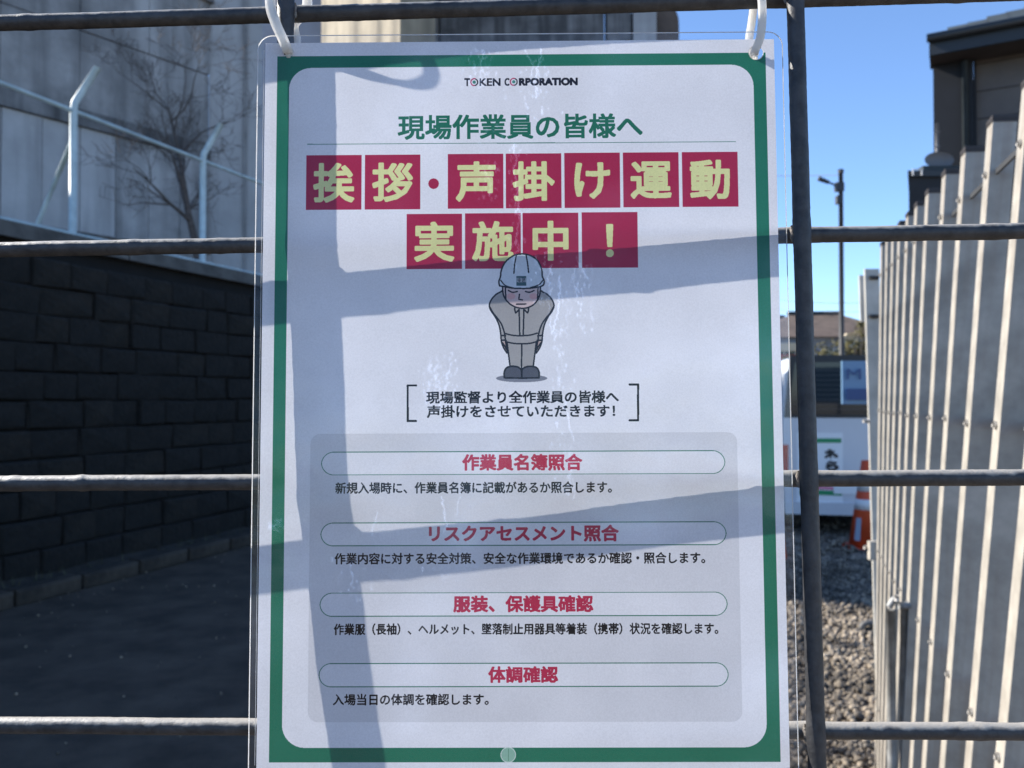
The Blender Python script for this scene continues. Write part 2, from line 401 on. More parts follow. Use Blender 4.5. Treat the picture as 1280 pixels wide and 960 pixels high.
# lower band, middle band of form-marked panels, dark ledge, upper panels
def panels(z0, z1, w, n0, ms, kmin=-13):
    k = kB
    while k > kmin:
        slab('wall_panel', M[random.choice(ms)], k - w + .012, k, z0, z1, n0 + random.uniform(-.008, .008), -.06)
        k -= w
panels(2.9, 4.42, 1.25, .12, ['concrete'])
panels(4.45, 6.30, .62, .03, ['concrete', 'concrete', 'concrete_light'])
panels(6.62, 7.99, 1.25, .03, ['concrete'])
panels(8.01, BH, 1.25, .03, ['concrete', 'concrete_dark'], -2.2)
slab('ledge', M['concrete_dark'], -22, kB, 6.31, 6.60, .10, -.05)
slab('ledge', M['concrete_dark'], -22, kB, 4.421, 4.449, .18, -.05)
slab('coping', M['concrete_dark'], -2.95, kB + .05, BH, BH + .12, .12, -6.05); slab('coping', M['concrete_dark'], -22, -2.96, 8.0, 8.12, .12, -6.05)
# paler pier at the corner
pier = thing('concrete_pier', 'pale smooth concrete pier at the corner right of the bare tree', 'pier', bp(kB, 0, 3))
PP, PD, PN = face_frame(259, (bp(kB, 0, 0)).y + .05, 3600)
def pier_box(px0, px1, z0, z1, dep, m, par, name, P=PP, D=PD, N=PN, off=0.0):
    a, b = k_at_px(P, D, px0), k_at_px(P, D, px1)
    v = P + D * ((a + b) / 2) + N * (-dep / 2 + off)
    MB().box((v.x, v.y, (z0 + z1) / 2), (abs(b - a), dep, z1 - z0), X=D, Y=N).build(name, m, par)
pier_box(259, 326, 2.9, 12.2, .9, M['concrete_light'], pier, 'shaft')
pier_box(257, 330, 12.2, 12.6, 1.1, M['concrete_dark'], pier, 'cap')
pier_box(303, 307, 2.9, 12.2, .05, M['concrete'], pier, 'joint_strip', off=.05)
# big rear block seen above the notice
rb = thing('rear_concrete_block', 'dark grey concrete block behind the notice, seen above its top edge', 'building', at(560, 496, 24))
def rbox(px0, px1, Z, yaw, z0, z1, dep, m, name, par):
    a = at(px0, 496, Z); d = Vector((math.cos(yaw), math.sin(yaw), 0)); nn = Vector((-d.y, d.x, 0))
    a = Vector((a.x, a.y, 0)); kk = k_at_px(a, d, px1); v = a + d * kk / 2 + nn * dep / 2
    MB().box((v.x, v.y, (z0 + z1) / 2), (abs(kk), dep, z1 - z0), X=d, Y=nn).build(name, m, par)
rbox(550, 756, 24, R_(-3), 0, 15.5, 5, M['concrete_dark'], 'wall', rb)
rbox(760, 790, 23.5, R_(-3), 0, 15.5, 1.2, M['concrete_dark'], 'column', rb)
rbox(793, 822, 23.3, R_(-3), 0, 13.1, 1.0, M['concrete_light'], 'column', rb)
rbox(326, 400, 26, R_(4), 0, 16.5, 5, M['wall_greyblue'], 'side_wall', rb)
rbox(497, 548, 24.3, R_(0), 0, 15.6, 4, M['concrete_light'], 'pale_panel', rb)
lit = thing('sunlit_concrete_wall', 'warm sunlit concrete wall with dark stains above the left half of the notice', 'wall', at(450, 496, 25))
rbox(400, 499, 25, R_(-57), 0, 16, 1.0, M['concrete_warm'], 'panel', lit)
# curved brown end of the block
a0 = at(822, 496, 23.4); nseg = 8; prof = []
for i in range(nseg + 1):
    th = R_(90 * i / nseg); prof.append(Vector((a0.x + .66 * math.sin(th), a0.y, 12.55 + .75 * math.cos(th))))
prof += [Vector((a0.x + .66, a0.y, 0)), Vector((a0.x, a0.y, 0))]
MB().prism(prof[::-1], (0, 0, 0), (0, 3, 0)).build('rounded_end', M['roof_brown'], rb)

# ------------------------------------------------------------------ bare tree
def bare_tree(base, H, lean_, label, seed, spread=1.0):
    rr = random.Random(seed); tr = thing('bare_tree', label, 'tree', base)
    tk = MB(); cr = MB()
    def branch(p, d, L, r, lvl, mbx):
        pts = [p]; rad = [r]; q = Vector(p); dd = Vector(d); nseg = 5
        for i in range(nseg):
            dd = (dd + Vector((rr.gauss(0, .17 if lvl else .05), rr.gauss(0, .17 if lvl else .05), rr.gauss(0.03, .12)))).normalized()
            q = q + dd * L / nseg; pts.append(q.copy()); rad.append(max(r * (1 - .8 * (i + 1) / nseg), .0022))
        mbx.tube(pts, rad, 7 if lvl == 0 else 5 if lvl < 3 else 3, cap=False)
        if lvl < 4:
            nb = [12, 5, 5, 3][lvl]
            for b_ in range(nb):
                t = rr.uniform(.25 if lvl else .35, 1.0); i = min(int(t * nseg), nseg - 1)
                pp = pts[i].lerp(pts[i + 1], t * nseg - i)
                a = rr.uniform(0, 6.283); o = dd.orthogonal().normalized(); side = (Matrix.Rotation(a, 3, dd) @ o)
                nd = (dd * .62 + side * .8 * spread + UP * .28).normalized()
                branch(pp, nd, L * rr.uniform(.30, .50) if lvl == 0 else L * rr.uniform(.42, .66), max(rad[i] * .55, .0022), lvl + 1, cr)
    branch(base, (Vector(lean_) + UP).normalized(), H, .055, 0, tk)
    tk.build('trunk', M['bark'], tr); cr.build('crown', M['bark'], tr)
tb = rp(-6.75, s_at_px(248, -6.75), WH - .05)
bare_tree(tb, 2.0, (.02, -.06, 0), 'bare winter tree with fine twigs beside the slanted fence post, left of the notice', 5)

# ------------------------------------------------------------------ gravel yard on the right
fyaw = math.atan((958 - 640) / F); FD = Vector((math.sin(fyaw), math.cos(fyaw), 0)); FA = Vector((math.cos(fyaw), -math.sin(fyaw), 0))
def fp(n_, s, z=0.0): v = FA * n_ + FD * s; return Vector((v.x, v.y, z))
yd = [fp(-0.30, 0.5), fp(9, 0.5), fp(9, 40), fp(-1.2, 40)]
sheet('gravel_yard', [(p.x, p.y) for p in yd], 0.008, M['soil'])
def pebbles(name, count, area, r0, r1, seed):
    g = np.random.default_rng(seed)
    ph = (1 + 5 ** .5) / 2
    iv = np.array([(-1, ph, 0), (1, ph, 0), (-1, -ph, 0), (1, -ph, 0), (0, -1, ph), (0, 1, ph), (0, -1, -ph), (0, 1, -ph), (ph, 0, -1), (ph, 0, 1), (-ph, 0, -1), (-ph, 0, 1)]) / math.sqrt(1 + ph * ph)
    fc = np.array([(0, 11, 5), (0, 5, 1), (0, 1, 7), (0, 7, 10), (0, 10, 11), (1, 5, 9), (5, 11, 4), (11, 10, 2), (10, 7, 6), (7, 1, 8), (3, 9, 4), (3, 4, 2), (3, 2, 6), (3, 6, 8), (3, 8, 9), (4, 9, 5), (2, 4, 11), (6, 2, 10), (8, 6, 7), (9, 8, 1)])
    V = np.zeros((count, 12, 3)); c = np.array([area(g) for _ in range(count)])
    r = r0 + (r1 - r0) * g.random(count) ** 2.2
    for i in range(count):
        q = g.normal(size=4); q /= np.linalg.norm(q); w, x, y, z = q
        Rm = np.array([[1 - 2 * (y * y + z * z), 2 * (x * y - w * z), 2 * (x * z + w * y)], [2 * (x * y + w * z), 1 - 2 * (x * x + z * z), 2 * (y * z - w * x)], [2 * (x * z - w * y), 2 * (y * z + w * x), 1 - 2 * (x * x + y * y)]])
        sc = np.array([1, g.uniform(.6, .95), g.uniform(.45, .8)]) * r[i]
        V[i] = (iv * (1 + g.uniform(-.16, .16, (12, 1))) * sc) @ Rm.T + c[i] + np.array([0, 0, g.uniform(0, .9) * r[i] + .014 * (1 + math.sin(c[i][0] * 5.1 + 2 * math.sin(c[i][1] * 2.3)) * math.cos(c[i][1] * 4.3 + c[i][0] * 2))])
    me = bpy.data.meshes.new(name); nv = count * 12; nf = count * 20
    me.vertices.add(nv); me.vertices.foreach_set('co', V.ravel())
    fi = (fc[None] + (np.arange(count) * 12)[:, None, None]).ravel()
    me.loops.add(nf * 3); me.loops.foreach_set('vertex_index', fi.astype(np.int32))
    me.polygons.add(nf); me.polygons.foreach_set('loop_start', np.arange(0, nf * 3, 3, dtype=np.int32)); me.polygons.foreach_set('loop_total', np.full(nf, 3, dtype=np.int32))
    me.polygons.foreach_set('use_smooth', np.ones(nf, dtype=bool))
    me.update(); me.validate()
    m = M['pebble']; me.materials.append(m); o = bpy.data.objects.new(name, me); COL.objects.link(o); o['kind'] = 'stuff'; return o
# every pebble gets its own shade
m = M['pebble']; n = m.node_tree.nodes; l = m.node_tree.links
geo = n.new('ShaderNodeNewGeometry'); rp_ = n.new('ShaderNodeValToRGB'); rp_.color_ramp.elements[0].color = (0.30, 0.30, 0.31, 1); rp_.color_ramp.elements[1].color = (1.35, 1.25, 1.1, 1)
l.new(geo.outputs['Random Per Island'], rp_.inputs[0])
mx = n.new('ShaderNodeMix'); mx.data_type = 'RGBA'; mx.blend_type = 'MULTIPLY'; mx.inputs[0].default_value = 1
b = n['Principled BSDF']; src = b.inputs['Base Color'].links[0].from_socket
l.new(src, mx.inputs[6]); l.new(rp_.outputs[0], mx.inputs[7])
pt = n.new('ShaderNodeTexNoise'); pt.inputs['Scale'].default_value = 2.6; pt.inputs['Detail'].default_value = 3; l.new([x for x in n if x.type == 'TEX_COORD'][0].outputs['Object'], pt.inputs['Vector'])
pr = n.new('ShaderNodeMapRange'); pr.inputs[1].default_value = .42; pr.inputs[2].default_value = .60; pr.inputs[3].default_value = .58; pr.inputs[4].default_value = 1.25; l.new(pt.outputs['Fac'], pr.inputs[0])  # soft dark patches in the pebble colour stand in for shadows on the gravel
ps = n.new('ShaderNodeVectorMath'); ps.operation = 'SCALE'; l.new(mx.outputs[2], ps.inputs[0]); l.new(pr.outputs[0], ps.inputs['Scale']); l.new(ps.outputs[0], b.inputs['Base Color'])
def area1(g):
    s = 2.0 + 6.5 * g.random() ** 1.15; n_ = g.uniform(-.35, 1.4); v = fp(n_, s, .006); return (v.x, v.y, v.z)
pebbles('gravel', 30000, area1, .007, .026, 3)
def area2(g):
    s = 8.0 + 8 * g.random(); n_ = g.uniform(-.8, 3.0); v = fp(n_, s, .006); return (v.x, v.y, v.z)
def area3(g):
    s = g.uniform(1.5, 12); n_ = KN + 4.9 * g.random() ** 1.8 + .02; v = rp(n_, s, .004); return (v.x, v.y, v.z)
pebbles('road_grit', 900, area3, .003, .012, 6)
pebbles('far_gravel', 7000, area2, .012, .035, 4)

# ------------------------------------------------------------------ picket fence on the right
HOR = 496.0
pf = thing('picket_fence', 'cream steel picket fence with dark caps, sunlit on its narrow edges, right of the notice', 'fence', fp(.47, 1.93))
ZA = 1.70; BZ = 1.15                # scale of the fence
ZT, RAILS = 2.265, (2.135, 1.54, 0.93, 0.30)
relz = [0.76, 0.87, 1, 1.145, 1.285, 1.41, 1.54, 1.64, 1.73, 1.82, 1.90, 1.98, 2.06]
def fence_s(rz):                    # along-distance of the picket whose forward depth is rz*ZA
    n_ = FA.dot(at(1248.75, 480, ZA) - Vector((0, 0, CAM_H))); return n_, (rz * ZA + n_ * math.sin(fyaw)) / math.cos(fyaw)
DX, DY = 0.046, 0.054               # across, along
pk = None; bolts = None
pm_ = MB(); hh = ZT
# U shaped steel channel: sunlit web on the left, flanges to the right, standing from the ground
t_ = 0.003
pm_.box((t_ / 2, 0, hh / 2), (t_, DY, hh))
pm_.box((DX / 2 + t_, -DY / 2 + t_ / 2, hh / 2), (DX - .0, t_, hh))
pm_.box((DX / 2 + t_, DY / 2 - t_ / 2, hh / 2), (DX - .0, t_, hh))
pm_.box((DX + t_ + .001, -DY / 2 + .008, hh / 2), (t_, .012, hh - .002)); pm_.box((DX + t_ + .001, DY / 2 - .008, hh / 2), (t_, .012, hh - .002))
cp = MB(); cp.box((DX / 2 + .002, 0, hh + .004), (DX + .008, DY + .006, .009)); cp.box((DX / 2 + .002, 0, hh - .004), (DX + .006, DY + .003, .007))
bt = MB(); bt.tube([(-.001, 0, 0), (-.004, 0, 0)], .009, 12); bt.tube([(-.004, 0, 0), (-.0045, 0, 0), (-.008, 0, 0)], .0058, 6)
nA, _ = fence_s(1)
po = parent_origin(pf)
for i, rz in enumerate(relz):
    n_, s = fence_s(rz)
    ln = (-0.017 - (0.0665 * max(0, (2.06 - rz)) / 1.06) ** 1.0)       # sideways lean grows towards the near end
    ln = -max(.012, -ln) if rz < 2.05 else -.017
    base = fp(nA, s, 0); mid = (CAM_H - 0) 
    # lean about the eye-level point so that the row stays straight there
    Mx = Matrix.Translation(base - po + Vector((0, 0, 0))) @ Matrix.Translation(UP * CAM_H) @ Matrix((FA, FD, UP)).transposed().to_4x4() @ Matrix.Rotation(-ln, 4, 'Y') @ Matrix.Translation(-UP * CAM_H)
    if pk is None:
        pk = pm_.build('picket', M['picket'], pf, loc=(0, 0, 0)); pk.matrix_basis = Mx; P = pk
        c = cp.build('cap', M['picket_cap'], None); c.parent = P; c0 = c
        bs = []
        for z in RAILS:
            q = bt.build('bolt', M['bolt'], None); q.parent = P; q.location = (0, 0, z); bs.append(q)
    else:
        P = inst(pk, 'picket', pf, Mx); c = inst(c0, 'cap', P, Matrix.Identity(4))
        for z, q0 in zip(RAILS, bs): inst(q0, 'bolt', P, Matrix.Translation((0, random.uniform(-.004, .004), z + random.uniform(-.004, .004))))
s0, s9 = fence_s(.45)[1], fence_s(2.10)[1]
for z in RAILS:
    MB().box(fp(nA + DX + .010, (s0 + s9) / 2, z), (.006, s9 - s0, .024 if z < 2 else .012), X=FA, Y=FD).build('rail', M['lens_pole'], pf)

# grey end post with a bolted plate
gp = thing('fence_end_post', 'weathered grey steel end post with two dark bolts beyond the cream pickets', 'post', at(1088, 496, 3.75) - UP * CAM_H)
def bar(px0, px1, y0, y1, Z, dep, m, name, par):
    a, b_ = at(px0, y1, Z), at(px1, y0, Z); c_ = (a + b_) / 2
    MB().box((c_.x, c_.y + dep / 2, c_.z), (abs(b_.x - a.x), dep, abs(b_.z - a.z))).build(name, m, par)
zc = 3.75
MB().prism([at(1081, 336, zc), at(1099, 336, zc), at(1110, 940, zc), at(1098, 940, zc)], (0, 0, 0), (0, .012, 0)).build('post', M['grey_post'], gp)
MB().prism([at(1074, 344, zc + .1), at(1082, 344, zc + .1), at(1083, 402, zc + .1), at(1076, 402, zc + .1)], (0, 0, 0), (0, .01, 0)).build('plate', M['grey_post'], gp)
for y in (347, 395.5):
    a = at(1087, y, zc - .006); b_ = at(1098, y, zc - .006)
    MB().tube([a, b_], .0095, 8).build('bolt', M['dark_slot'], gp)
for x, y in ((1081, 526), (1082, 684)):
    MB().tube([at(x - 2, y, zc - .01), at(x + 5, y, zc - .01)], .010, 8).build('bolt', M['bolt'], gp)
MB().box(at(1092, 688, zc - .03), (.045, .03, .085)).build('bracket', M['picket'], gp)
# upright pipes with an elbow clamp in front of the pickets
sp = thing('pipe_prop', 'short galvanised pipe prop with a clamp on top, in front of the lower pickets', 'pipe', atg(1120, 935))
Zp = 2.62
a = at(1113.5, 762, Zp)
MB().tube([Vector((a.x, a.y, 0.0)), a], .0145, 14).build('pipe', M['steel_pipe'], sp)
a2 = at(1130, 757, Zp); 
MB().tube([Vector((a2.x - .01, a2.y, 0.0)), a2], .012, 14).build('pipe', M['steel_pipe'], sp)
MB().tube(smooth_path([at(1111, 759, Zp), at(1117, 750, Zp), at(1121, 749, Zp)]), .0105, 10).build('elbow', M['steel_pipe'], sp)
MB().tube([at(1123, 757, Zp - .02), at(1137, 757, Zp - .02)], .0125, 12).build('clamp', M['steel_pipe'], sp)
MB().tube([at(1121, 744, Zp - .02), at(1121, 751, Zp - .02)], .008, 8).build('clamp_bolt', M['bolt'], sp)

# curled end of a hose lying in the gravel
hc = atg(1087, 797); hp = []
for i in range(15):
    t = R_(-40 + i * 18); hp.append(hc + Vector((.050 * math.cos(t), .01 * math.sin(t * .5), .055 + .042 * math.sin(t))))
hp.insert(0, hp[0] + Vector((.05, .02, -.02))); hp.insert(0, hp[0] + Vector((.16, .05, -.02)))
hz = MB().tube(smooth_path(hp, 4), .019, 10).build('hose', M['hose'], loc=hc)
tag(hz, 'curled grey hose end lying on the gravel beside the cream pickets', 'hose')

# ------------------------------------------------------------------ traffic cones
def cone(base, H, label, ctr_shift=0.0):
    c = thing('traffic_cone', label, 'traffic cone', base, group='orange and white traffic cones by the van')
    rt, rb = .032 * H / .7, .135 * H / .7
    def lev(z): return rb + (rt - rb) * (z / H)
    def band(z0, z1, m, name, ex=0.0):
        mb = MB(); n = 28; vs = []
        for z in (z0, z1):
            for j in range(n): a = 2 * math.pi * j / n; vs.append(base + Vector(((lev(z) + ex) * math.cos(a), (lev(z) + ex) * math.sin(a), z)))
        mb.add(vs, [(j, (j + 1) % n, n + (j + 1) % n, n + j) for j in range(n)] + [list(range(n))[::-1], list(range(n, 2 * n))], True)
        mb.sm[-2:] = [False, False]
        return mb.build(name, m, c)
    band(.03 * H, H, M['cone'], 'body')
    band(H * .45, H * .566, M['cone_white'], 'white_band', .003); band(H * .655, H * .84, M['cone_white'], 'white_band', .003)
    mb = MB(); mb.box(base + UP * .018, (.30 * H / .7, .30 * H / .7, .03)); mb.build('base', M['cone'], c)
    return c, lev
cb_ = atg(1083, 686)
c1, lev = cone(cb_, .93, 'orange traffic cone with white bands and a pale blue label, beside the fence end post')
# the label, a curved strip on the lower orange part, with illegible print lines
mb = MB(); toc = (Vector((0, 0, 0)) - Vector((cb_.x, cb_.y, 0))).normalized(); a0 = math.atan2(toc.y, toc.x) - .55; vs = []
for k in range(5):
    for j in range(4):
        z = .09 * .93 + .25 * .93 * k / 4; a = a0 + (j - 1.5) * .13
        vs.append(cb_ + Vector(((lev(z) + .004) * math.cos(a), (lev(z) + .004) * math.sin(a), z + .02)))
mb.add(vs, [(4 * k + j, 4 * k + j + 1, 4 * k + j + 5, 4 * k + j + 4) for k in range(4) for j in range(3)], True)
lb = mb.build('label', M['cone_label'], c1)
c2, _ = cone(atg(966, 700), .72, 'orange traffic cone mostly hidden behind the right edge of the notice')

# ------------------------------------------------------------------ van, seen from behind
vyaw = R_(-11); VX = Vector((math.cos(vyaw), math.sin(vyaw), 0)); VY = Vector((-math.sin(vyaw), math.cos(vyaw), 0))
vc = atg(1062, 496 + 1.6 * F / 9.1); vc.z = 0
van = thing('van', 'white van seen from behind, with dark rear glass, beyond the gravel', 'van', vc)
def vp(x, y, z): v = vc + VX * x + VY * y; v.z = z; return v
def loft(secs, name, m, smooth=False):
    mb = MB(); n = len(secs[0]); vs = [p for s in secs for p in s]; fs = []
    for i in range(len(secs) - 1):
        for j in range(n): fs.append((i * n + j, i * n + (j + 1) % n, (i + 1) * n + (j + 1) % n, (i + 1) * n + j))
    fs += [list(range(n))[::-1], [(len(secs) - 1) * n + j for j in range(n)]]
    mb.add(vs, fs, smooth); return mb.build(name, m, van)
def outline(hw, z0, z1, y, r=.08, zt=None, hwt=None):
    hwt = hwt or hw
    pts = [(-hw + r, z0), (hw - r, z0), (hw, z0 + r), (hw, 1.30), (hwt, z1 - r), (hwt - r, z1), (-hwt + r, z1), (-hwt, z1 - r), (-hw, 1.30), (-hw, z0 + r)]
    return [vp(x, y, z) for x, z in pts]
zb, zw_, ztp = .30, 1.36, 2.06
loft([outline(.70, .34, 1.94, .03), outline(.74, .26, 2.01, .10, hwt=.66), outline(.745, .25, ztp, .5, hwt=.67), outline(.745, .25, ztp, 2.4, hwt=.67), outline(.745, .25, 1.5, 3.0, hwt=.60), outline(.70, .3, 1.40, 3.3, hwt=.55)], 'body', M['van_white'])
# tailgate panel and glass
def vquad(pts, dep, m, name, par=None):
    q = [vp(x, 0, z) for x, z in pts]; mb = MB(); mb.prism(q, VY * -dep, VY * .06); return mb.build(name, m, par or van)
vquad([(-.69, .36), (.69, .36), (.715, .6), (.715, 1.36), (-.715, 1.36), (-.715, .6)], .0, M['van_white'], 'tailgate')
gl = vquad([(-.655, 1.40), (.655, 1.40), (.585, 1.995), (-.585, 1.995)], .012, M['van_glass'], 'rear_window')
vquad([(-.70, 1.362), (.70, 1.362), (.63, 2.075), (-.63, 2.075)], .004, M['black_trim'], 'window_surround')
for i in range(9):
    z = 1.46 + i * .055; w = .62 - (z - 1.4) * .15
    d = MB(); d.box(vp(0, -.0145, z), (2 * w, .002, .004), X=VX, Y=VY); d.build('heating_line', M['cable'], gl)
for sx in (-1, 1):
    for sy in (.55, 2.6):
        w = MB(); c_ = vp(sx * .66, sy, .27); w.tube([c_ - VX * .08, c_ + VX * .08], .27, 22); w.build('wheel', M['rubber'], van)
    vquad([(sx * .69 - .045, .75), (sx * .69 + .03, .75), (sx * .69 + .03, 1.05), (sx * .69 - .045, 1.05)], .02, M['lamp_red'], 'tail_lamp')
vquad([(-.70, .26), (.70, .26), (.70, .40), (-.70, .40)], .035, M['van_white'], 'bumper')
vquad([(-.17, .50), (.17, .50), (.17, .66), (-.17, .66)], .012, M['sign_white'], 'number_plate')
# sticker sheet on the tailgate: pale panel, green stripes, pink stripe, black brush characters
def onvan(px, py):                 # pixel -> local (x, z) on the tailgate plane
    a = at(px, py, 1) - Vector((0, 0, CAM_H)); o_ = Vector((0, 0, CAM_H)); t = ((vc + VY * -.02) - o_).dot(VY) / a.dot(VY); p = o_ + a * t
    return (p - vc).dot(VX), p.z
st = thing('striped_sign_sheet', 'white sign sheet with green stripes and black characters on the van tailgate', 'sign', vp(*onvan(1030, 585)[:1], -.01, onvan(1030, 585)[1]))
def vrect(x0, y0, x1, y1, off, m, name, sk=0.0):
    P = [onvan(x0, y1 - sk), onvan(x1, y1 + sk), onvan(x1, y0 + sk), onvan(x0, y0 - sk)]
    mb = MB(); mb.prism([vp(x, 0, z) for x, z in P], VY * -off, VY * -(off - .0015)); return mb.build(name, m, st)
vrect(996, 541, 1054, 629, .004, M['sign_white'], 'sheet')
vrect(1000, 548, 1052, 553.6, .007, M['sign_green'], 'green_stripe')
vrect(1000, 608, 1053, 612, .007, M['sign_pink'], 'pink_stripe', 1)
vrect(1000, 613, 1053, 619, .007, M['sign_green'], 'green_stripe', 1)

# ------------------------------------------------------------------ lettering helper (outlines of Blender's built-in font)
def text_mesh(body, off=0.0):
    cu = bpy.data.curves.new('lettering', 'FONT'); cu.body = body; cu.resolution_u = 3; cu.offset = off
    o = bpy.data.objects.new('lettering', cu); COL.objects.link(o)
    dg = bpy.context.evaluated_depsgraph_get(); me = bpy.data.meshes.new_from_object(o.evaluated_get(dg))
    me.calc_loop_triangles()
    V = np.array([v.co[:2] for v in me.vertices], dtype=float).reshape(-1, 2)
    T = np.array([t.vertices[:] for t in me.loop_triangles], dtype=int).reshape(-1, 3)
    bpy.data.objects.remove(o); bpy.data.meshes.remove(me); bpy.data.curves.remove(cu)
    return V, T
def flat_text(body, mapf, name, m, parent, off=0.02):
    V, T = text_mesh(body, off); a = V.min(0); b_ = V.max(0); U = (V - a) / (b_ - a)
    mb = MB(); mb.add([mapf(u, v) for u, v in U], [list(t) for t in T]); return mb.build(name, m, parent)
def on_sheet(x0, y0, x1, y1, off):
    A, B, C_, D = onvan(x0, y1), onvan(x1, y1), onvan(x0, y0), onvan(x1, y0)
    def f_(u, v):
        x = (A[0] * (1 - u) + B[0] * u) * (1 - v) + (C_[0] * (1 - u) + D[0] * u) * v
        z = (A[1] * (1 - u) + B[1] * u) * (1 - v) + (C_[1] * (1 - u) + D[1] * u) * v
        return vp(x, -off, z)
    return f_
flat_text('お', on_sheet(1031, 561.5, 1050, 575, .0075), 'character', M['sign_black'], st, .085)
flat_text('ら', on_sheet(1032, 576, 1049, 589, .0075), 'character', M['sign_black'], st, .085)
flat_text('せ', on_sheet(1032, 590, 1049, 603, .0075), 'character', M['sign_black'], st, .085)

# blue panel with a big letter, standing in front of the van glass
bs_ = thing('blue_sign', 'pale blue sign panel with a dark blue letter, before the van rear window', 'sign', at(1070, 496, 8.2))
def fq(x0, y0, x1, y1, Z, dep, m, name, par): 
    a, b_ = at(x0, y1, Z), at(x1, y0, Z); c_ = (a + b_) / 2
    return MB().box((c_.x, c_.y + dep / 2, c_.z), (abs(b_.x - a.x), dep, abs(b_.z - a.z))).build(name, m, par)
fq(1053, 451, 1101, 505, 8.2, .03, M['sign_pale_blue'], 'panel', bs_)
fq(1058, 486, 1098, 500, 8.17, .004, M['sign_blue'], 'band', bs_)
def mp(u, v): return at(1058.5 + 18 * u, 474 - 13 * v, 8.17)
flat_text('M', mp, 'letter', M['sign_blue'], bs_, .0)
for x in (1094,):
    a = at(x, 505, 8.22); MB().tube([Vector((a.x, a.y, 0)), a], .014, 8).build('leg', M['lens_pole'], bs_)

# ------------------------------------------------------------------ far houses, trees, pole beyond the gap
def gable_house(c, wd, dp, h, rh, yaw, wm, rm, label, wins=3, extra=None):
    t = thing('house', label, 'house', c, group='houses beyond the yard'); X = Vector((math.cos(yaw), math.sin(yaw), 0)); Y = Vector((-X.y, X.x, 0))
    MB().box(c + UP * h / 2, (wd, dp, h), X=X, Y=Y).build('wall', M[wm], t)
    o_ = .5; e = []
    for sx in (-1, 1):
        e += [c + X * sx * (wd / 2 + o_) - Y * (dp / 2 + o_) + UP * (h - .1), c + X * sx * (wd / 2 + o_) + Y * (dp / 2 + o_) + UP * (h - .1)]
    r0, r1 = c - X * (wd / 2 - dp * .35) + UP * (h + rh), c + X * (wd / 2 - dp * .35) + UP * (h + rh)
    mb = MB(); mb.add(e + [r0, r1], [(0, 2, 5, 4), (3, 1, 4, 5), (1, 0, 4), (2, 3, 5), (0, 1, 3, 2)]); mb.build('roof', M[rm], t)
    MB().box((r0 + r1) / 2 + UP * .05, ((r1 - r0).length + .4, .3, .2), X=X, Y=Y).build('ridge', M['roof_dark'], t)
    for st_ in range(2):
        for i in range(wins):
            q = c + X * (wd * ((i + .5) / wins - .5)) - Y * (dp / 2 + .03) + UP * (h * (.28 + .46 * st_))
            w = MB().box(q, (1.3, .08, 1.1), X=X, Y=Y).build('window', M['frame_pale'], t)
            MB().box(q - Y * .045, (1.14, .03, .94), X=X, Y=Y).build('pane', M['window'], w)
            w2 = MB().box(q - Y * .065, (.05, .03, .94), X=X, Y=Y).build('mullion', M['frame_pale'], w)
    return t, X, Y
hA = at(1018, 496, 48); hA.z = 0
tA, XA, YA = gable_house(hA, 7.6, 7, 5.0, 1.55, R_(-6), 'wall_greyblue', 'roof_brown', 'brown roofed two storey house seen between notice and pickets', 3)
MB().box(hA - XA * 2.5 - YA * 3.7 + UP * 4.35, (2.4, .5, .45), X=XA, Y=YA).build('awning', M['wall_cream'], tA)
MB().box(hA - XA * 2.4 - YA * 3.65 + UP * 3.5, (1.6, .3, .9), X=XA, Y=YA).build('awning', M['red_awning'], tA)
MB().box(hA - XA * 2.3 - YA * 3.70 + UP * 2.7, (1.8, .3, .5), X=XA, Y=YA).build('awning', M['navy'], tA)
MB().tube([hA + XA * .9 - YA * 3.2 + UP * 4.7, hA + XA * .9 - YA * 4.1 + UP * 4.7], .42, 12).build('vent_hood', M['wall_cream'], tA)
hB = at(1100, 496, 62); hB.z = 0
gable_house(hB, 9, 8, 5.4, 1.9, R_(12), 'wall_pale', 'roof_dark', 'dark roofed house behind the olive tree, partly hidden by the grey post', 3)
hC = at(948, 496, 55); hC.z = 0
gable_house(hC, 8, 7, 5.2, 1.8, R_(-15), 'wall_pale', 'roof_brown', 'house with pale walls hidden behind the right edge of the notice', 3)
gw = thing('garden_wall', 'sunlit cream boundary wall far behind the van, beside the notice edge', 'wall', at(990, 496, 26) - UP * CAM_H)
q = at(990, 496, 26); q.z = 0
for i in range(12):
    MB().box(q + Vector((-5.4 + i * .92, .0, 1.35)), (.9, .2, 2.7)).build('panel', M['wall_cream'], gw)
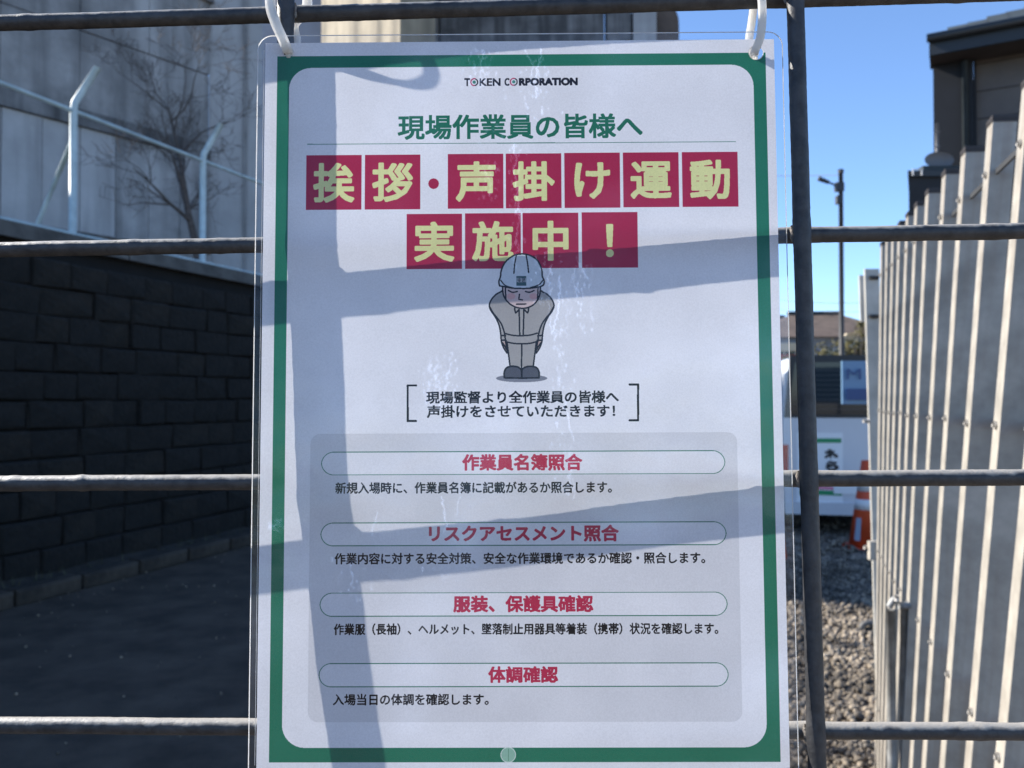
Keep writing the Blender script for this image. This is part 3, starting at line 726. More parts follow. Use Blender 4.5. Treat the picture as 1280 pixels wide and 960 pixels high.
def leafy(base, H, r, label, m, seed, n=1400, leaf=.10, grp='trees beyond the yard'):
    rr = random.Random(seed); t = thing('leafy_tree', label, 'tree', base, grp)
    tk = MB(); top = base + UP * (H - r * .9)
    tk.tube(smooth_path([base, base + UP * H * .3 + Vector((.05, 0, 0)), top], 4), [.12 * H / 4 * (1 - i / 12) for i in range(9)], 8)
    cen = []
    for i in range(9):
        a = rr.uniform(0, 6.28); c_ = top + Vector((math.cos(a) * r * rr.uniform(.2, .75), math.sin(a) * r * rr.uniform(.2, .75), rr.uniform(-.5, .75) * r)); cen.append((c_, r * rr.uniform(.3, .5)))
        tk.tube([base + UP * H * .35, c_], [.05, .015], 5)
    tk.build('trunk', M['bark'], t); mb = MB()
    for i in range(n):
        c_, q_ = rr.choice(cen); d = Vector((rr.gauss(0, 1), rr.gauss(0, 1), rr.gauss(0, 1))).normalized() * q_ * rr.uniform(.55, 1.15)
        p = c_ + d; a = Vector((rr.gauss(0, 1), rr.gauss(0, 1), rr.gauss(0, 1))).normalized(); b_ = a.orthogonal().normalized()
        s = leaf * rr.uniform(.6, 1.3); mb.add([p - a * s, p + b_ * s * .5, p + a * s, p - b_ * s * .5], [(0, 1, 2, 3)])
    mb.build('crown', M[m], t)
def on0(px, Z): v = at(px, 496, Z); v.z = 0; return v
leafy(on0(1071, 36), 4.9, 1.25, 'rounded olive brown tree crown between light pole and grey post', 'leaf_olive', 1)
leafy(on0(1033, 40), 4.0, 1.3, 'low brownish tree in front of the brown roofed house', 'leaf_olive', 2)
leafy(on0(992, 30), 3.2, .9, 'dull green shrubby tree above the cream wall by the notice edge', 'leaf_green', 3)
hd = MB(); rr = random.Random(9)
for i in range(5200):
    t = rr.random(); c_ = on0(985 + 130 * t, 22) + Vector((0, rr.uniform(-.5, .5), rr.uniform(.3, 2.45)))
    a = Vector((rr.gauss(0, 1), rr.gauss(0, 1), rr.gauss(0, 1))).normalized(); b_ = a.orthogonal().normalized(); s = rr.uniform(.05, .11)
    hd.add([c_ - a * s, c_ + b_ * s * .5, c_ + a * s, c_ - b_ * s * .5], [(0, 1, 2, 3)])
hd = hd.build('hedge', M['leaf_green'], loc=on0(1050, 22)); tag(hd, 'dark hedge of dense small leaves behind the white van', 'hedge')
pb = on0(1052.5, 28)
lp = thing('light_pole', 'tall dark pole with a short angled lamp arm against the sky', 'pole', pb)
ptop = at(1051, 214, 28)
MB().tube([pb, ptop], [.095, .075], 12).build('pole', M['lens_pole'], lp)
MB().tube([at(1051, 216, 28), at(1051, 212, 28)], .10, 12).build('cap', M['lens_pole'], lp)
MB().tube(smooth_path([at(1050, 236, 28), at(1043, 231, 28.0), at(1033, 227, 28)]), .035, 8).build('arm', M['lens_pole'], lp)
MB().tube([at(1036, 228, 28), at(1023, 223, 28)], [.07, .09], 8).build('lamp_head', M['lens_pole'], lp)
MB().box(at(1049, 234, 27.9), (.28, .2, .3)).build('junction_box', M['lens_pole'], lp)
MB().box(at(1048, 250, 27.9), (.16, .2, .28)).build('junction_box', M['lens_pole'], lp)
def wire_sag(a, b_, sag, label, r=.012):
    pts = [a.lerp(b_, i / 16) - UP * sag * 4 * (i / 16) * (1 - i / 16) for i in range(17)]
    o = MB().tube(pts, r, 5).build('overhead_cable', M['cable'], loc=a); tag(o, label, 'cable', 'overhead cables')
wire_sag(at(1050, 219, 28), at(560, 175, 60), .8, 'thin overhead cable running from the dark pole top to the left')
wire_sag(at(900, 360, 70), at(1110, 377, 40), .5, 'upper faint overhead cable low in the sky above the brown roof', .016)
wire_sag(at(900, 372, 70), at(1110, 388, 40), .5, 'lower faint overhead cable low in the sky above the brown roof', .016)

# ------------------------------------------------------------------ dark house at the upper right
dh = thing('dark_house', 'dark two storey house with overhanging tiled eaves rising behind the cream pickets', 'house', on0(1230, 12))
hyaw = -math.atan(.483 / .875); HX = Vector((math.cos(hyaw), math.sin(hyaw), 0)); HY = Vector((-HX.y, HX.x, 0))
hc0 = at(1167, 496, 12); hc0.z = 0
def hp_(x, y, z): v = hc0 + HX * x + HY * y; v.z = z; return v
def hbox(x0, x1, y0, y1, z0, z1, m, name, par=None):
    c_ = hp_((x0 + x1) / 2, (y0 + y1) / 2, (z0 + z1) / 2)
    return MB().box(c_, (x1 - x0, y1 - y0, z1 - z0), X=HX, Y=HY).build(name, M[m], par or dh)
ZE = 7.00
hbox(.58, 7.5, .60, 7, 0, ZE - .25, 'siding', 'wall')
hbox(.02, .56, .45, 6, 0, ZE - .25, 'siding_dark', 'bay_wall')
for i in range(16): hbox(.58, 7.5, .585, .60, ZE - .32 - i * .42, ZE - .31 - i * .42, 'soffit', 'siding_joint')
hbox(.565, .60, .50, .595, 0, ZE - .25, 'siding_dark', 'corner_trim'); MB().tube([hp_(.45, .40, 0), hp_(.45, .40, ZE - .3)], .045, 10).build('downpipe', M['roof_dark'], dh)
hbox(-.02, 8.0, .02, .62, ZE - .26, ZE - .20, 'soffit', 'soffit')
hbox(-.02, 8.0, -.03, .02, ZE - .28, ZE + .02, 'fascia', 'fascia')
MB().tube([hp_(-.05, -.09, ZE - .04), hp_(8, -.09, ZE - .04)], .06, 10).build('gutter', M['fascia'], dh)
# roof of overlapping tile courses
pitch_ = .50
for r in range(16):
    y0 = -.06 + r * .27; z0 = ZE + .03 + r * .27 * pitch_
    mb = MB(); nn = 30
    for j in range(nn):
        x0 = -.05 + .0 * r + j * .27
        if x0 < -.05 + r * .27 * .85: continue
        mb.box(hp_(x0 + .13, y0 + .15, z0 + .04 + .012 * (j % 2)), (.262, .33, .035), X=HX, Y=(HY + UP * pitch_).normalized(), Z=(UP - HY * pitch_).normalized())
    if mb.v: mb.build('tile_course', M['roof_dark'], dh)
mb = MB(); mb.prism([hp_(-.03, 0, ZE), hp_(-.03 + 4.2 * .85, 4.2, ZE + 4.2 * pitch_), hp_(8, 4.2, ZE + 4.2 * pitch_), hp_(8, 0, ZE)], (0, 0, -.05), (0, 0, .02)); mb.build('roof_deck', M['roof_dark'], dh)
# low flat wing with a railing and an aerial dish
lw = thing('flat_roofed_wing', 'dark low flat roofed building with a small rooftop rail below the tall house', 'building', on0(1165, 10))
def lbox(x0, x1, y0, y1, Z, dep, m, name): 
    a, b_ = at(x0, y1, Z), at(x1, y0, Z); c_ = (a + b_) / 2
    return MB().box((c_.x, c_.y + dep / 2, c_.z), (abs(b_.x - a.x), dep, abs(b_.z - a.z))).build(name, M[m], lw)
zt_ = at(1137, 220, 10).z
a = at(1138, 496, 10); b_ = at(1330, 496, 10)
ft = [Vector((at(x, 496, Z_).x, at(x, 496, Z_).y, 0)) for x, Z_ in ((1138, 10), (1330, 10), (1336, 13), (1141, 13))]
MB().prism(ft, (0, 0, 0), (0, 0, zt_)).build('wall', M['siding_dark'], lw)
MB().prism([(p - ft[0]) * 1.01 + ft[0] + Vector((-.03, -.04, 0)) for p in ft], (0, 0, zt_), (0, 0, zt_ + .07)).build('roof_edge', M['fascia'], lw)
lbox(1154, 1300, 207, 219, 10.1, .12, 'roof_dark', 'upper_step')
for x in (1141, 1152): lbox(x, x + 1.2, 212, 219, 9.95, .012, 'frame_pale', 'rail_post')
lbox(1141, 1153, 211, 212.2, 9.95, .012, 'frame_pale', 'rail')
ant = thing('dish_aerial', 'small grey dish aerial on a short mast above the flat roof', 'aerial', at(1171, 207, 10.2))
MB().tube([at(1171, 207, 10.4), at(1171.5, 154, 10.4)], .022, 8).build('mast', M['dull_metal'], ant)
mb = MB(); cc = at(1172, 201, 10.3); vs = [cc + Vector((0, -.02, 0))]; n = 20
for rr_, dpt in ((.1, 0), (.19, -.04)):
    for j in range(n): t = 2 * math.pi * j / n; vs.append(cc + Vector((rr_ * math.cos(t), dpt, rr_ * .55 * math.sin(t))))
mb.add(vs, [(0, 1 + j, 1 + (j + 1) % n) for j in range(n)] + [(1 + j, 1 + n + j, 1 + n + (j + 1) % n, 1 + (j + 1) % n) for j in range(n)], True); mb.build('dish', M['dull_metal'], ant)
for y in (166, 184): MB().tube([at(1168, y, 10.38), at(1175, y - 1, 10.38)], .009, 6).build('arm', M['dull_metal'], ant)

# ------------------------------------------------------------------ welded wire mesh in front of the camera
MN = MR[:, 2]
def pm(px, py, g):                 # pixel ray met g mm in front of the plane of the horizontal wires (camera axes, mm)
    r = np.array([(px - 640) / F, (480 - py) / F, 1.0]); k = (MN @ MT - g) / (MN @ r); return r * k
def pmw(px, py, g): return c2w(*(pm(px, py, g) / 1000))
mesh_o = mesh_pt(108, -300, 0)
wm = thing('wire_mesh_panel', 'dark weathered welded wire mesh panel that carries the laminated notice', 'mesh fence', mesh_o)
RH, RV = 3.3, 3.45
def wob(seed):
    g = np.random.default_rng(seed); a = g.uniform(0, 6.28, 8); fq_ = g.uniform(.003, .025, 8); am = g.uniform(.2, 1, 8)
    return lambda x: sum(am * np.sin(fq_ * 6.28 * x + a)) / 8
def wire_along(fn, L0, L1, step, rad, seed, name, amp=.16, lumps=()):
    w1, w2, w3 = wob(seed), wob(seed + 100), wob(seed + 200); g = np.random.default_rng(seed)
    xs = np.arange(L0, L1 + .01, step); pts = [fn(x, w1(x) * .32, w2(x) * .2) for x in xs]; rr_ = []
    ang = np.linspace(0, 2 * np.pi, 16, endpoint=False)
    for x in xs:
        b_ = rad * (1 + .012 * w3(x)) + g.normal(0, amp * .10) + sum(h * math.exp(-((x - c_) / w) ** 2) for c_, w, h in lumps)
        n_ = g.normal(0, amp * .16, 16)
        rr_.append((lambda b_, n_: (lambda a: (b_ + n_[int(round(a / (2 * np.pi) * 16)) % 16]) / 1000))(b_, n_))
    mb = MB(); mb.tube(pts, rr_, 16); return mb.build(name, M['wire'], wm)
VS = [1.9 - 212.3 * 4, 1.9 - 212.3 * 3, 1.9 - 212.3 * 2, 1.9 - 212.3, 1.9, 214.2, 214.2 + 212.3, 214.2 + 212.3 * 2, 214.2 + 212.3 * 3]
for r in range(-4, 15):
    inview = -1 <= r <= 4
    g = np.random.default_rng(50 + r); lumps = [(g.uniform(-150, 400), g.uniform(1.5, 3.5), g.uniform(.12, .42)) for _ in range(6)]
    lumps += [(v, 7, .25) for v in VS]
    fn = (lambda r: (lambda x, a, b_: mesh_pt(x, -100 * r + a, b_)))(r)
    if inview:
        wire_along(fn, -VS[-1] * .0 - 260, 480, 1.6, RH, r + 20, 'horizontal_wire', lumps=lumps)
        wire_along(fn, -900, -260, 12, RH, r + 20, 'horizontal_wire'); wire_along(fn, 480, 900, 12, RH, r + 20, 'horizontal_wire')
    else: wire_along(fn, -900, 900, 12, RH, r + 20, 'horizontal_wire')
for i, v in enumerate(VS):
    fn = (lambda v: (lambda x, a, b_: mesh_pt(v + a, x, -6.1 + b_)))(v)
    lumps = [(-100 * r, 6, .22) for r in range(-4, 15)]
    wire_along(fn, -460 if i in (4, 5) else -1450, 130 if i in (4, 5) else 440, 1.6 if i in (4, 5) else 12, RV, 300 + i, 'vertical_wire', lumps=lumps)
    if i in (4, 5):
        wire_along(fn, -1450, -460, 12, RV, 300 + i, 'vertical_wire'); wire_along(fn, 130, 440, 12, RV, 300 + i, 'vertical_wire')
# weld beads where the wires cross
wb = 0
for i in (4, 5):
    for r in range(0, 4):
        mb = MB(); g = random.Random(i * 10 + r)
        for sx in (-1, 1):
            p = [mesh_pt(VS[i] + sx * (2.9 + g.uniform(-.3, .3)), -100 * r + t, -2.9 + g.uniform(-.3, .3)) for t in (-3.4, -1.2, 1.2, 3.4)]
            mb.tube(p, [.0004, .0015, .0014, .0004], 8)
        mb.build('weld_bead', M['weld'], wm)

# ------------------------------------------------------------------ the laminated notice
HM = np.array([[3.32467303e-01, 4.25304092e-03, -1.10801809e+02], [2.74145392e-03, 3.43808654e-01, -2.02901101e+01], [8.15838633e-06, 5.52497899e-05, 1.0]])
HG = np.linalg.inv(HM)
def uv_of(px, py): q = HM @ np.array([px, py, 1.0]); return q[0] / q[2], q[1] / q[2]
def px_of(u, v): q = HG @ np.array([u, v, 1.0]); return q[0] / q[2], q[1] / q[2]
def gap(u, v):
    vv = max(v, -8) / 297.0
    L = np.interp(vv, [0, .28, .44, .61, .84, 1.0], [11.0, 10.7, 11.4, 12.8, 15.6, 18.8])
    Rr = np.interp(vv, [0, .28, .61, 1.0], [3.8, 3.9, 4.5, 8.0])
    t = min(max(1 - u / 210.0, -.03), 1.03); p = np.interp(vv, [0, .12, .35], [2.5, 1.8, 1.0])
    tt = math.copysign(abs(t) ** p, t)
    return Rr + (L - Rr) * tt + .22 * math.sin(u / 23.0 + v / 60.0) * min(1, max(0, v / 80.0)) + .15 * math.sin(v / 17.0 + u / 90)
def sheet_pt(u, v, off=0.0):
    x, y = px_of(u, v); return pmw(x, y, gap(u, v) + off)
def region_mesh(outline_, holes, step, name, m, parent, off, uvbox):
    pts = [Vector(p) for p in outline_]; ne = len(pts); edges = [(i, (i + 1) % ne) for i in range(ne)]
    for h in holes:
        o = len(pts); pts += [Vector(p) for p in h]; edges += [(o + i, o + (i + 1) % len(h)) for i in range(len(h))]
    us = [p[0] for p in outline_]; vs_ = [p[1] for p in outline_]
    u = min(us) + step
    inh = lambda a, b_: any((a - sum(p[0] for p in h) / len(h)) ** 2 + (b_ - sum(p[1] for p in h) / len(h)) ** 2 < (math.dist(h[0], h[len(h) // 2]) / 2 + .25) ** 2 for h in holes)
    while u < max(us) - .5:
        v = min(vs_) + step
        while v < max(vs_) - .5:
            if not inh(u, v): pts.append(Vector((u, v)))
            v += step
        u += step
    r = delaunay_2d_cdt(pts, edges, [], 1, 1e-5)
    V = r[0]; keep = []
    for f in r[2]:
        c_ = sum((V[i] for i in f), Vector((0, 0))) / len(f)
        if not any((c_.x - sum(p[0] for p in h) / len(h)) ** 2 + (c_.y - sum(p[1] for p in h) / len(h)) ** 2 < (math.dist(h[0], h[len(h) // 2]) / 2 - .02) ** 2 for h in holes): keep.append(list(f))
    mb = MB(); mb.add([sheet_pt(p.x, p.y, off) for p in V], keep, True); o = mb.build(name, m, parent)
    ul = o.data.uv_layers.new(name='UVMap'); u0, v0, u1, v1 = uvbox
    for lp_ in o.data.loops:
        p = V[lp_.vertex_index]; ul.data[lp_.index].uv = ((p.x - u0) / (u1 - u0), 1 - (p.y - v0) / (v1 - v0))
    return o
def circ(c_, r, n=28): return [(c_[0] + r * math.cos(2 * math.pi * i / n), c_[1] + r * math.sin(2 * math.pi * i / n)) for i in range(n)]
def rrect(u0, v0, u1, v1, r, n=8):
    out = []
    for cx, cy, a0 in ((u1 - r, v0 + r, -90), (u1 - r, v1 - r, 0), (u0 + r, v1 - r, 90), (u0 + r, v0 + r, 180)):
        for i in range(n + 1): a = R_(a0 + 90 * i / n); out.append((cx + r * math.cos(a), cy + r * math.sin(a)))
    return out
def dense(poly, step=6.0):
    out = []
    for i, p in enumerate(poly):
        q = poly[(i + 1) % len(poly)]; k = max(1, int(math.dist(p, q) / step))
        out += [(p[0] + (q[0] - p[0]) * j / k, p[1] + (q[1] - p[1]) * j / k) for j in range(k)]
    return out

# -------- the print: drawn in code, one ink layer after another, in mm of the sheet
UB = (-1.0, -2.0, 211.0, 299.0); RES = 8.0
PW, PH = int((UB[2] - UB[0]) * RES), int((UB[3] - UB[1]) * RES)
PAPER = (0.88, 0.87, 0.89)
ink = np.ones((PH, PW, 3), dtype=np.float32) * np.array(PAPER, dtype=np.float32)
def tox(p): return np.array([(p[0] - UB[0]) * RES, (p[1] - UB[1]) * RES])
def blend(x0, y0, mk, col, a=1.0):
    h, w = mk.shape; X0, Y0 = max(x0, 0), max(y0, 0); X1, Y1 = min(x0 + w, PW), min(y0 + h, PH)
    if X1 <= X0 or Y1 <= Y0: return
    k = mk[Y0 - y0:Y1 - y0, X0 - x0:X1 - x0, None].astype(np.float32) * a
    ink[Y0:Y1, X0:X1] = ink[Y0:Y1, X0:X1] * (1 - k) + np.array(col, dtype=np.float32) * k
def poly_mask(P):
    P = np.asarray(P); x0, y0 = np.floor(P.min(0)).astype(int) - 1; x1, y1 = np.ceil(P.max(0)).astype(int) + 2
    X, Y = np.meshgrid(np.arange(x0, x1) + .5, np.arange(y0, y1) + .5); mk = np.zeros(X.shape, bool)
    for i in range(len(P)):
        (ax, ay), (bx, by) = P[i], P[(i + 1) % len(P)]
        if ay == by: continue
        c_ = ((Y >= min(ay, by)) & (Y < max(ay, by))); xi = ax + (Y - ay) * (bx - ax) / (by - ay)
        mk ^= c_ & (X < xi)
    return x0, y0, mk
def fill(pts_px, col, a=1.0): x0, y0, mk = poly_mask([tox(uv_of(*p)) for p in pts_px]); blend(x0, y0, mk, col, a)
def fill_mm(pts, col, a=1.0): x0, y0, mk = poly_mask([tox(p) for p in pts]); blend(x0, y0, mk, col, a)
def stroke_mask(P, w):
    P = [np.asarray(p, float) for p in P]; A = np.array(P); x0, y0 = np.floor(A.min(0) - w).astype(int); x1, y1 = np.ceil(A.max(0) + w).astype(int) + 1
    mk = np.zeros((y1 - y0, x1 - x0), bool)
    for a, b_ in zip(P[:-1], P[1:]):
        c0 = np.maximum(np.floor(np.minimum(a, b_) - w).astype(int) - (x0, y0), 0); c1 = np.ceil(np.maximum(a, b_) + w).astype(int) + 1 - (x0, y0)
        X, Y = np.meshgrid(np.arange(c0[0], c1[0]) + x0 + .5, np.arange(c0[1], c1[1]) + y0 + .5)
        d = b_ - a; L = max(d @ d, 1e-9); t = np.clip(((X - a[0]) * d[0] + (Y - a[1]) * d[1]) / L, 0, 1)
        sub = ((X - a[0] - t * d[0]) ** 2 + (Y - a[1] - t * d[1]) ** 2) <= (w / 2) ** 2
        v_ = mk[c0[1]:c1[1], c0[0]:c1[0]]; v_ |= sub[:v_.shape[0], :v_.shape[1]]
    return x0, y0, mk
def stroke(pts_px, col, wmm, closed=False):
    P = [tox(uv_of(*p)) for p in pts_px]
    if closed: P.append(P[0])
    x0, y0, mk = stroke_mask(P, wmm * RES); blend(x0, y0, mk, col)
def dilate(mk, r):
    if r < .5: return mk
    k = int(math.ceil(r)); out = mk.copy()
    for dy in range(-k, k + 1):
        for dx in range(-k, k + 1):
            if (dx or dy) and dx * dx + dy * dy <= r * r + .3:
                s_ = np.zeros_like(mk); h, w = mk.shape
                s_[max(dy, 0):h + min(dy, 0), max(dx, 0):w + min(dx, 0)] = mk[max(-dy, 0):h + min(-dy, 0), max(-dx, 0):w + min(-dx, 0)]; out |= s_
    return out
def glyph_mask(V, T, pad):
    x0, y0 = np.floor(V.min(0)).astype(int) - pad; x1, y1 = np.ceil(V.max(0)).astype(int) + pad + 1
    mk = np.zeros((y1 - y0, x1 - x0), bool); V = V - (x0, y0)
    for t in T:
        a, b_, c_ = V[t[0]], V[t[1]], V[t[2]]
        lo = np.maximum(np.floor(np.minimum(np.minimum(a, b_), c_)).astype(int), 0); hi = np.ceil(np.maximum(np.maximum(a, b_), c_)).astype(int) + 1
        X = np.arange(lo[0], hi[0])[None, :] + .5; Y = np.arange(lo[1], hi[1])[:, None] + .5
        e0 = (b_[0] - a[0]) * (Y - a[1]) - (b_[1] - a[1]) * (X - a[0]); e1 = (c_[0] - b_[0]) * (Y - b_[1]) - (c_[1] - b_[1]) * (X - b_[0]); e2 = (a[0] - c_[0]) * (Y - c_[1]) - (a[1] - c_[1]) * (X - c_[0])
        s_ = ((e0 >= 0) & (e1 >= 0) & (e2 >= 0)) | ((e0 <= 0) & (e1 <= 0) & (e2 <= 0))
        v_ = mk[lo[1]:hi[1], lo[0]:hi[0]]; v_ |= s_[:v_.shape[0], :v_.shape[1]]
    return x0, y0, mk
def text_px(body, x0, y0, x1, y1, col, bold=0.0):
    """print body inside the box whose corners are photograph pixels; bold = extra half stroke in mm"""
    V, T = text_mesh(body); a, b_ = V.min(0), V.max(0); U = (V - a) / (b_ - a)
    (l, t), (r, t2), (l2, bt_), (r2, b2) = uv_of(x0, y0), uv_of(x1, y0), uv_of(x0, y1), uv_of(x1, y1)
    l, r, t, bb = (l + l2) / 2 + bold, (r + r2) / 2 - bold, (t + t2) / 2 + bold, (bt_ + b2) / 2 - bold
    P = np.stack([(l + U[:, 0] * (r - l) - UB[0]) * RES, (bb - U[:, 1] * (bb - t) - UB[1]) * RES], 1)
    gx, gy, mk = glyph_mask(P, T, int(bold * RES) + 3); blend(gx, gy, dilate(mk, bold * RES), col)
def char_mm(ch, cx, cy, em, col, bold):
    V, T = text_mesh(ch); c_ = (V.min(0) + V.max(0)) / 2
    if ch in '！': c_ = np.array([c_[0], .38])
    P = np.stack([(cx + (V[:, 0] - c_[0]) * em - UB[0]) * RES, (cy - (V[:, 1] - c_[1]) * em - UB[1]) * RES], 1)
    gx, gy, mk = glyph_mask(P, T, int(bold * RES) + 3); blend(gx, gy, dilate(mk, bold * RES), col)
GREEN = (0.024, 0.195, 0.115); TGREEN = (0.022, 0.17, 0.10); RED = (0.44, 0.024, 0.075); YEL = (0.80, 0.80, 0.36)
TXT = (0.012, 0.012, 0.015); HRED = (0.50, 0.030, 0.080); GREY = (0.64, 0.635, 0.65)
o_ = [uv_of(346.6, 70.6), uv_of(957, 65.8), uv_of(976, 952.3), uv_of(336, 953)]
U0, V0, U1, V1 = 4.7, 4.9, 205.3, 292.1
fill_mm([(U0, V0), (U1, V0), (U1, V1), (U0, V1)], GREEN)
fill_mm(rrect(U0 + 5.0, V0 + 5.0, U1 - 5.2, V1 - 5.6, 9.0), PAPER)
# heading
BK = (.02, .02, .03)
text_px('T', 580, 97.5, 588, 108, BK, .24); text_px('KEN', 599, 97.5, 626, 107.8, BK, .24); text_px('C', 630.3, 97.2, 637, 107.7, BK, .24); text_px('RPORATION', 648.6, 97, 722.3, 107.2, BK, .29)
for cx, cy in ((592.8, 102.7), (642.2, 102.3)):
    A = lambda t, r_: (cx + r_ * math.cos(R_(t)), cy + r_ * math.sin(R_(t)))
    stroke([A(t, 4.3) for t in range(-80, 100, 15)], BK, .5); stroke([A(t, 4.3) for t in range(90, 291, 15)], (.5, .06, .14), .5)
    fill([A(t, 2.1) for t in range(0, 360, 30)], (.06, .26, .2))
text_px('現場作業員の皆様へ', 497, 142.3, 803.5, 174, TGREEN, .36)
stroke([(384.5, 180.3), (919.5, 177.2)], TGREEN, .28)
sq1 = [(383, '挨'), (456.3, '拶'), (560, '声'), (632.3, '掛'), (705.3, 'け'), (778.6, '運'), (852.2, '動')]
sq2 = [(508.2, '実'), (581.2, '施'), (653.2, '中'), (727, '！')]
def square(xp, top, bot, ch, tx):
    a = uv_of(xp, top); b_ = uv_of(xp + 68.6, bot); u0, u1 = a[0], a[0] + 22.6; v0 = a[1]; v1 = v0 + 22.9
    fill_mm([(u0, v0), (u1, v0), (u1, v1), (u0, v1)], RED)
    char_mm(ch, (u0 + u1) / 2, (v0 + v1) / 2 + .1, 17.0, YEL, .58)
for i, (x, ch) in enumerate(sq1): square(x, 194.2 - (x - 383) * .0088, 262, ch, 0)
for i, (x, ch) in enumerate(sq2): square(x, 267.6 - (x - 508) * .009, 335, ch, 0)
fill([(542 + 6.6 * math.cos(R_(t)), 229.6 + 6.6 * math.sin(R_(t))) for t in range(0, 360, 15)], RED)
# bowing worker, flat line drawing
def fg(pts): return [(580 + x / 5.05, 300 + y / 5.05) for x, y in pts]
def sm(pts, k=5): return [(p.x, p.y) for p in smooth_path([Vector((a, b_, 0)) for a, b_ in pts], k)]
OL = (.02, .022, .03); SUIT = (.40, .385, .37); LW = .62
fill(fg([(364 + 162 * math.cos(R_(t)), 873 + 25 * math.sin(R_(t))) for t in range(0, 360, 10)]), (.24, .25, .29))
def mir(pts): return [(728 - x, y) for x, y in pts]
body = sm([(262, 300), (235, 325), (200, 345), (172, 378), (160, 412), (170, 445), (200, 490), (222, 540), (232, 595), (236, 640), (250, 680), (272, 714)]) 
full = body + mir(body)[::-1]
fill(fg(full), SUIT)
legs = [(272, 650), (456, 650), (440, 800), (290, 800)]
fill(fg(legs), SUIT)
inner = sm([(164, 425), (185, 462), (212, 495), (238, 535), (256, 590), (262, 640), (272, 690), (272, 714)])
fill(fg([(236, 640), (262, 640), (272, 712), (250, 680)]), (.55, .42, .38)); fill(fg(mir([(236, 640), (262, 640), (272, 712), (250, 680)])), (.55, .42, .38))
for q in (body, mir(body), inner, mir(inner), sm([(244, 650), (256, 668), (268, 690)]), mir(sm([(244, 650), (256, 668), (268, 690)])),
          [(232, 602), (262, 605)], [(235, 632), (266, 633)], mir([(232, 602), (262, 605)]), mir([(235, 632), (266, 633)]),
          sm([(258, 590), (310, 602), (364, 604), (418, 600), (462, 588)]), sm([(266, 642), (310, 652), (364, 655), (418, 652), (462, 640)]),
          [(272, 648), (291, 800)], mir([(272, 648), (291, 800)]), [(364, 655), (364, 808)],
          [(348, 440), (352, 600)], [(378, 440), (374, 600)], sm([(320, 430), (326, 460), (346, 440)], 2), mir(sm([(320, 430), (326, 460), (346, 440)], 2))):
    stroke(fg(q), OL, LW)
shoe = sm([(255, 870), (254, 835), (270, 806), (305, 797), (342, 803), (362, 822), (363, 872)])
for q in (shoe, mir(shoe)): fill(fg(q), (.10, .105, .13)); stroke(fg(q), OL, LW + .08, True)
face = sm([(243, 290), (250, 350), (280, 395), (320, 421), (365, 431), (410, 424), (450, 398), (477, 350), (482, 290)])
fill(fg(face), (.68, .54, .52))
for x in (298, 440): fill(fg([(x + 27 * math.cos(R_(t)), 355 + 20 * math.sin(R_(t))) for t in range(0, 360, 20)]), (.70, .42, .40))
stroke(fg(face), OL, LW)
stroke(fg([(261, 300), (264, 372)]), OL, LW); stroke(fg([(468, 300), (464, 372)]), OL, LW)
hel = sm([(225, 290), (220, 262), (230, 232), (236, 190), (262, 138), (310, 100), (365, 88), (420, 98), (466, 132), (490, 185), (494, 228), (506, 258), (500, 285), (470, 296), (420, 304), (365, 306), (300, 303), (255, 294)])
fill(fg(hel), (.66, .72, .78)); stroke(fg(hel), OL, LW, True)
stroke(fg(sm([(232, 255), (262, 288), (310, 302)])), OL, LW * .8); stroke(fg(sm([(498, 255), (470, 284), (420, 300)])), OL, LW * .8)
for q in ([(330, 98), (320, 150), (315, 210)], [(392, 94), (402, 150), (408, 205)], sm([(280, 318), (306, 330), (337, 325)]), sm([(388, 325), (415, 330), (443, 318)]), [(350, 342), (346, 374), (368, 378)], [(332, 405), (391, 404)]): stroke(fg(q), OL, LW * .9)
fill(fg([(331, 228), (393, 228), (393, 288), (331, 288)]), (.06, .12, .13)); fill(fg([(333, 240), (391, 240), (391, 268), (333, 268)]), (.42, .46, .5))
q = fg([(335, 238), (389, 270)]); text_px('東建', q[0][0], q[0][1], q[1][0], q[1][1], OL, .08)
# brackets and their two lines
stroke([(520, 481.8), (509.6, 481.8), (509.6, 526.3), (520, 526.3)], TXT, .85); stroke([(787, 480.6), (797.6, 480.6), (797.6, 525.4), (787, 525.4)], TXT, .85)
text_px('現場監督より全作業員の皆様へ', 532.5, 488.3, 773.6, 504.3, TXT, .17)
text_px('声掛けをさせていただきます！', 533.5, 506, 769, 522, TXT, .17)
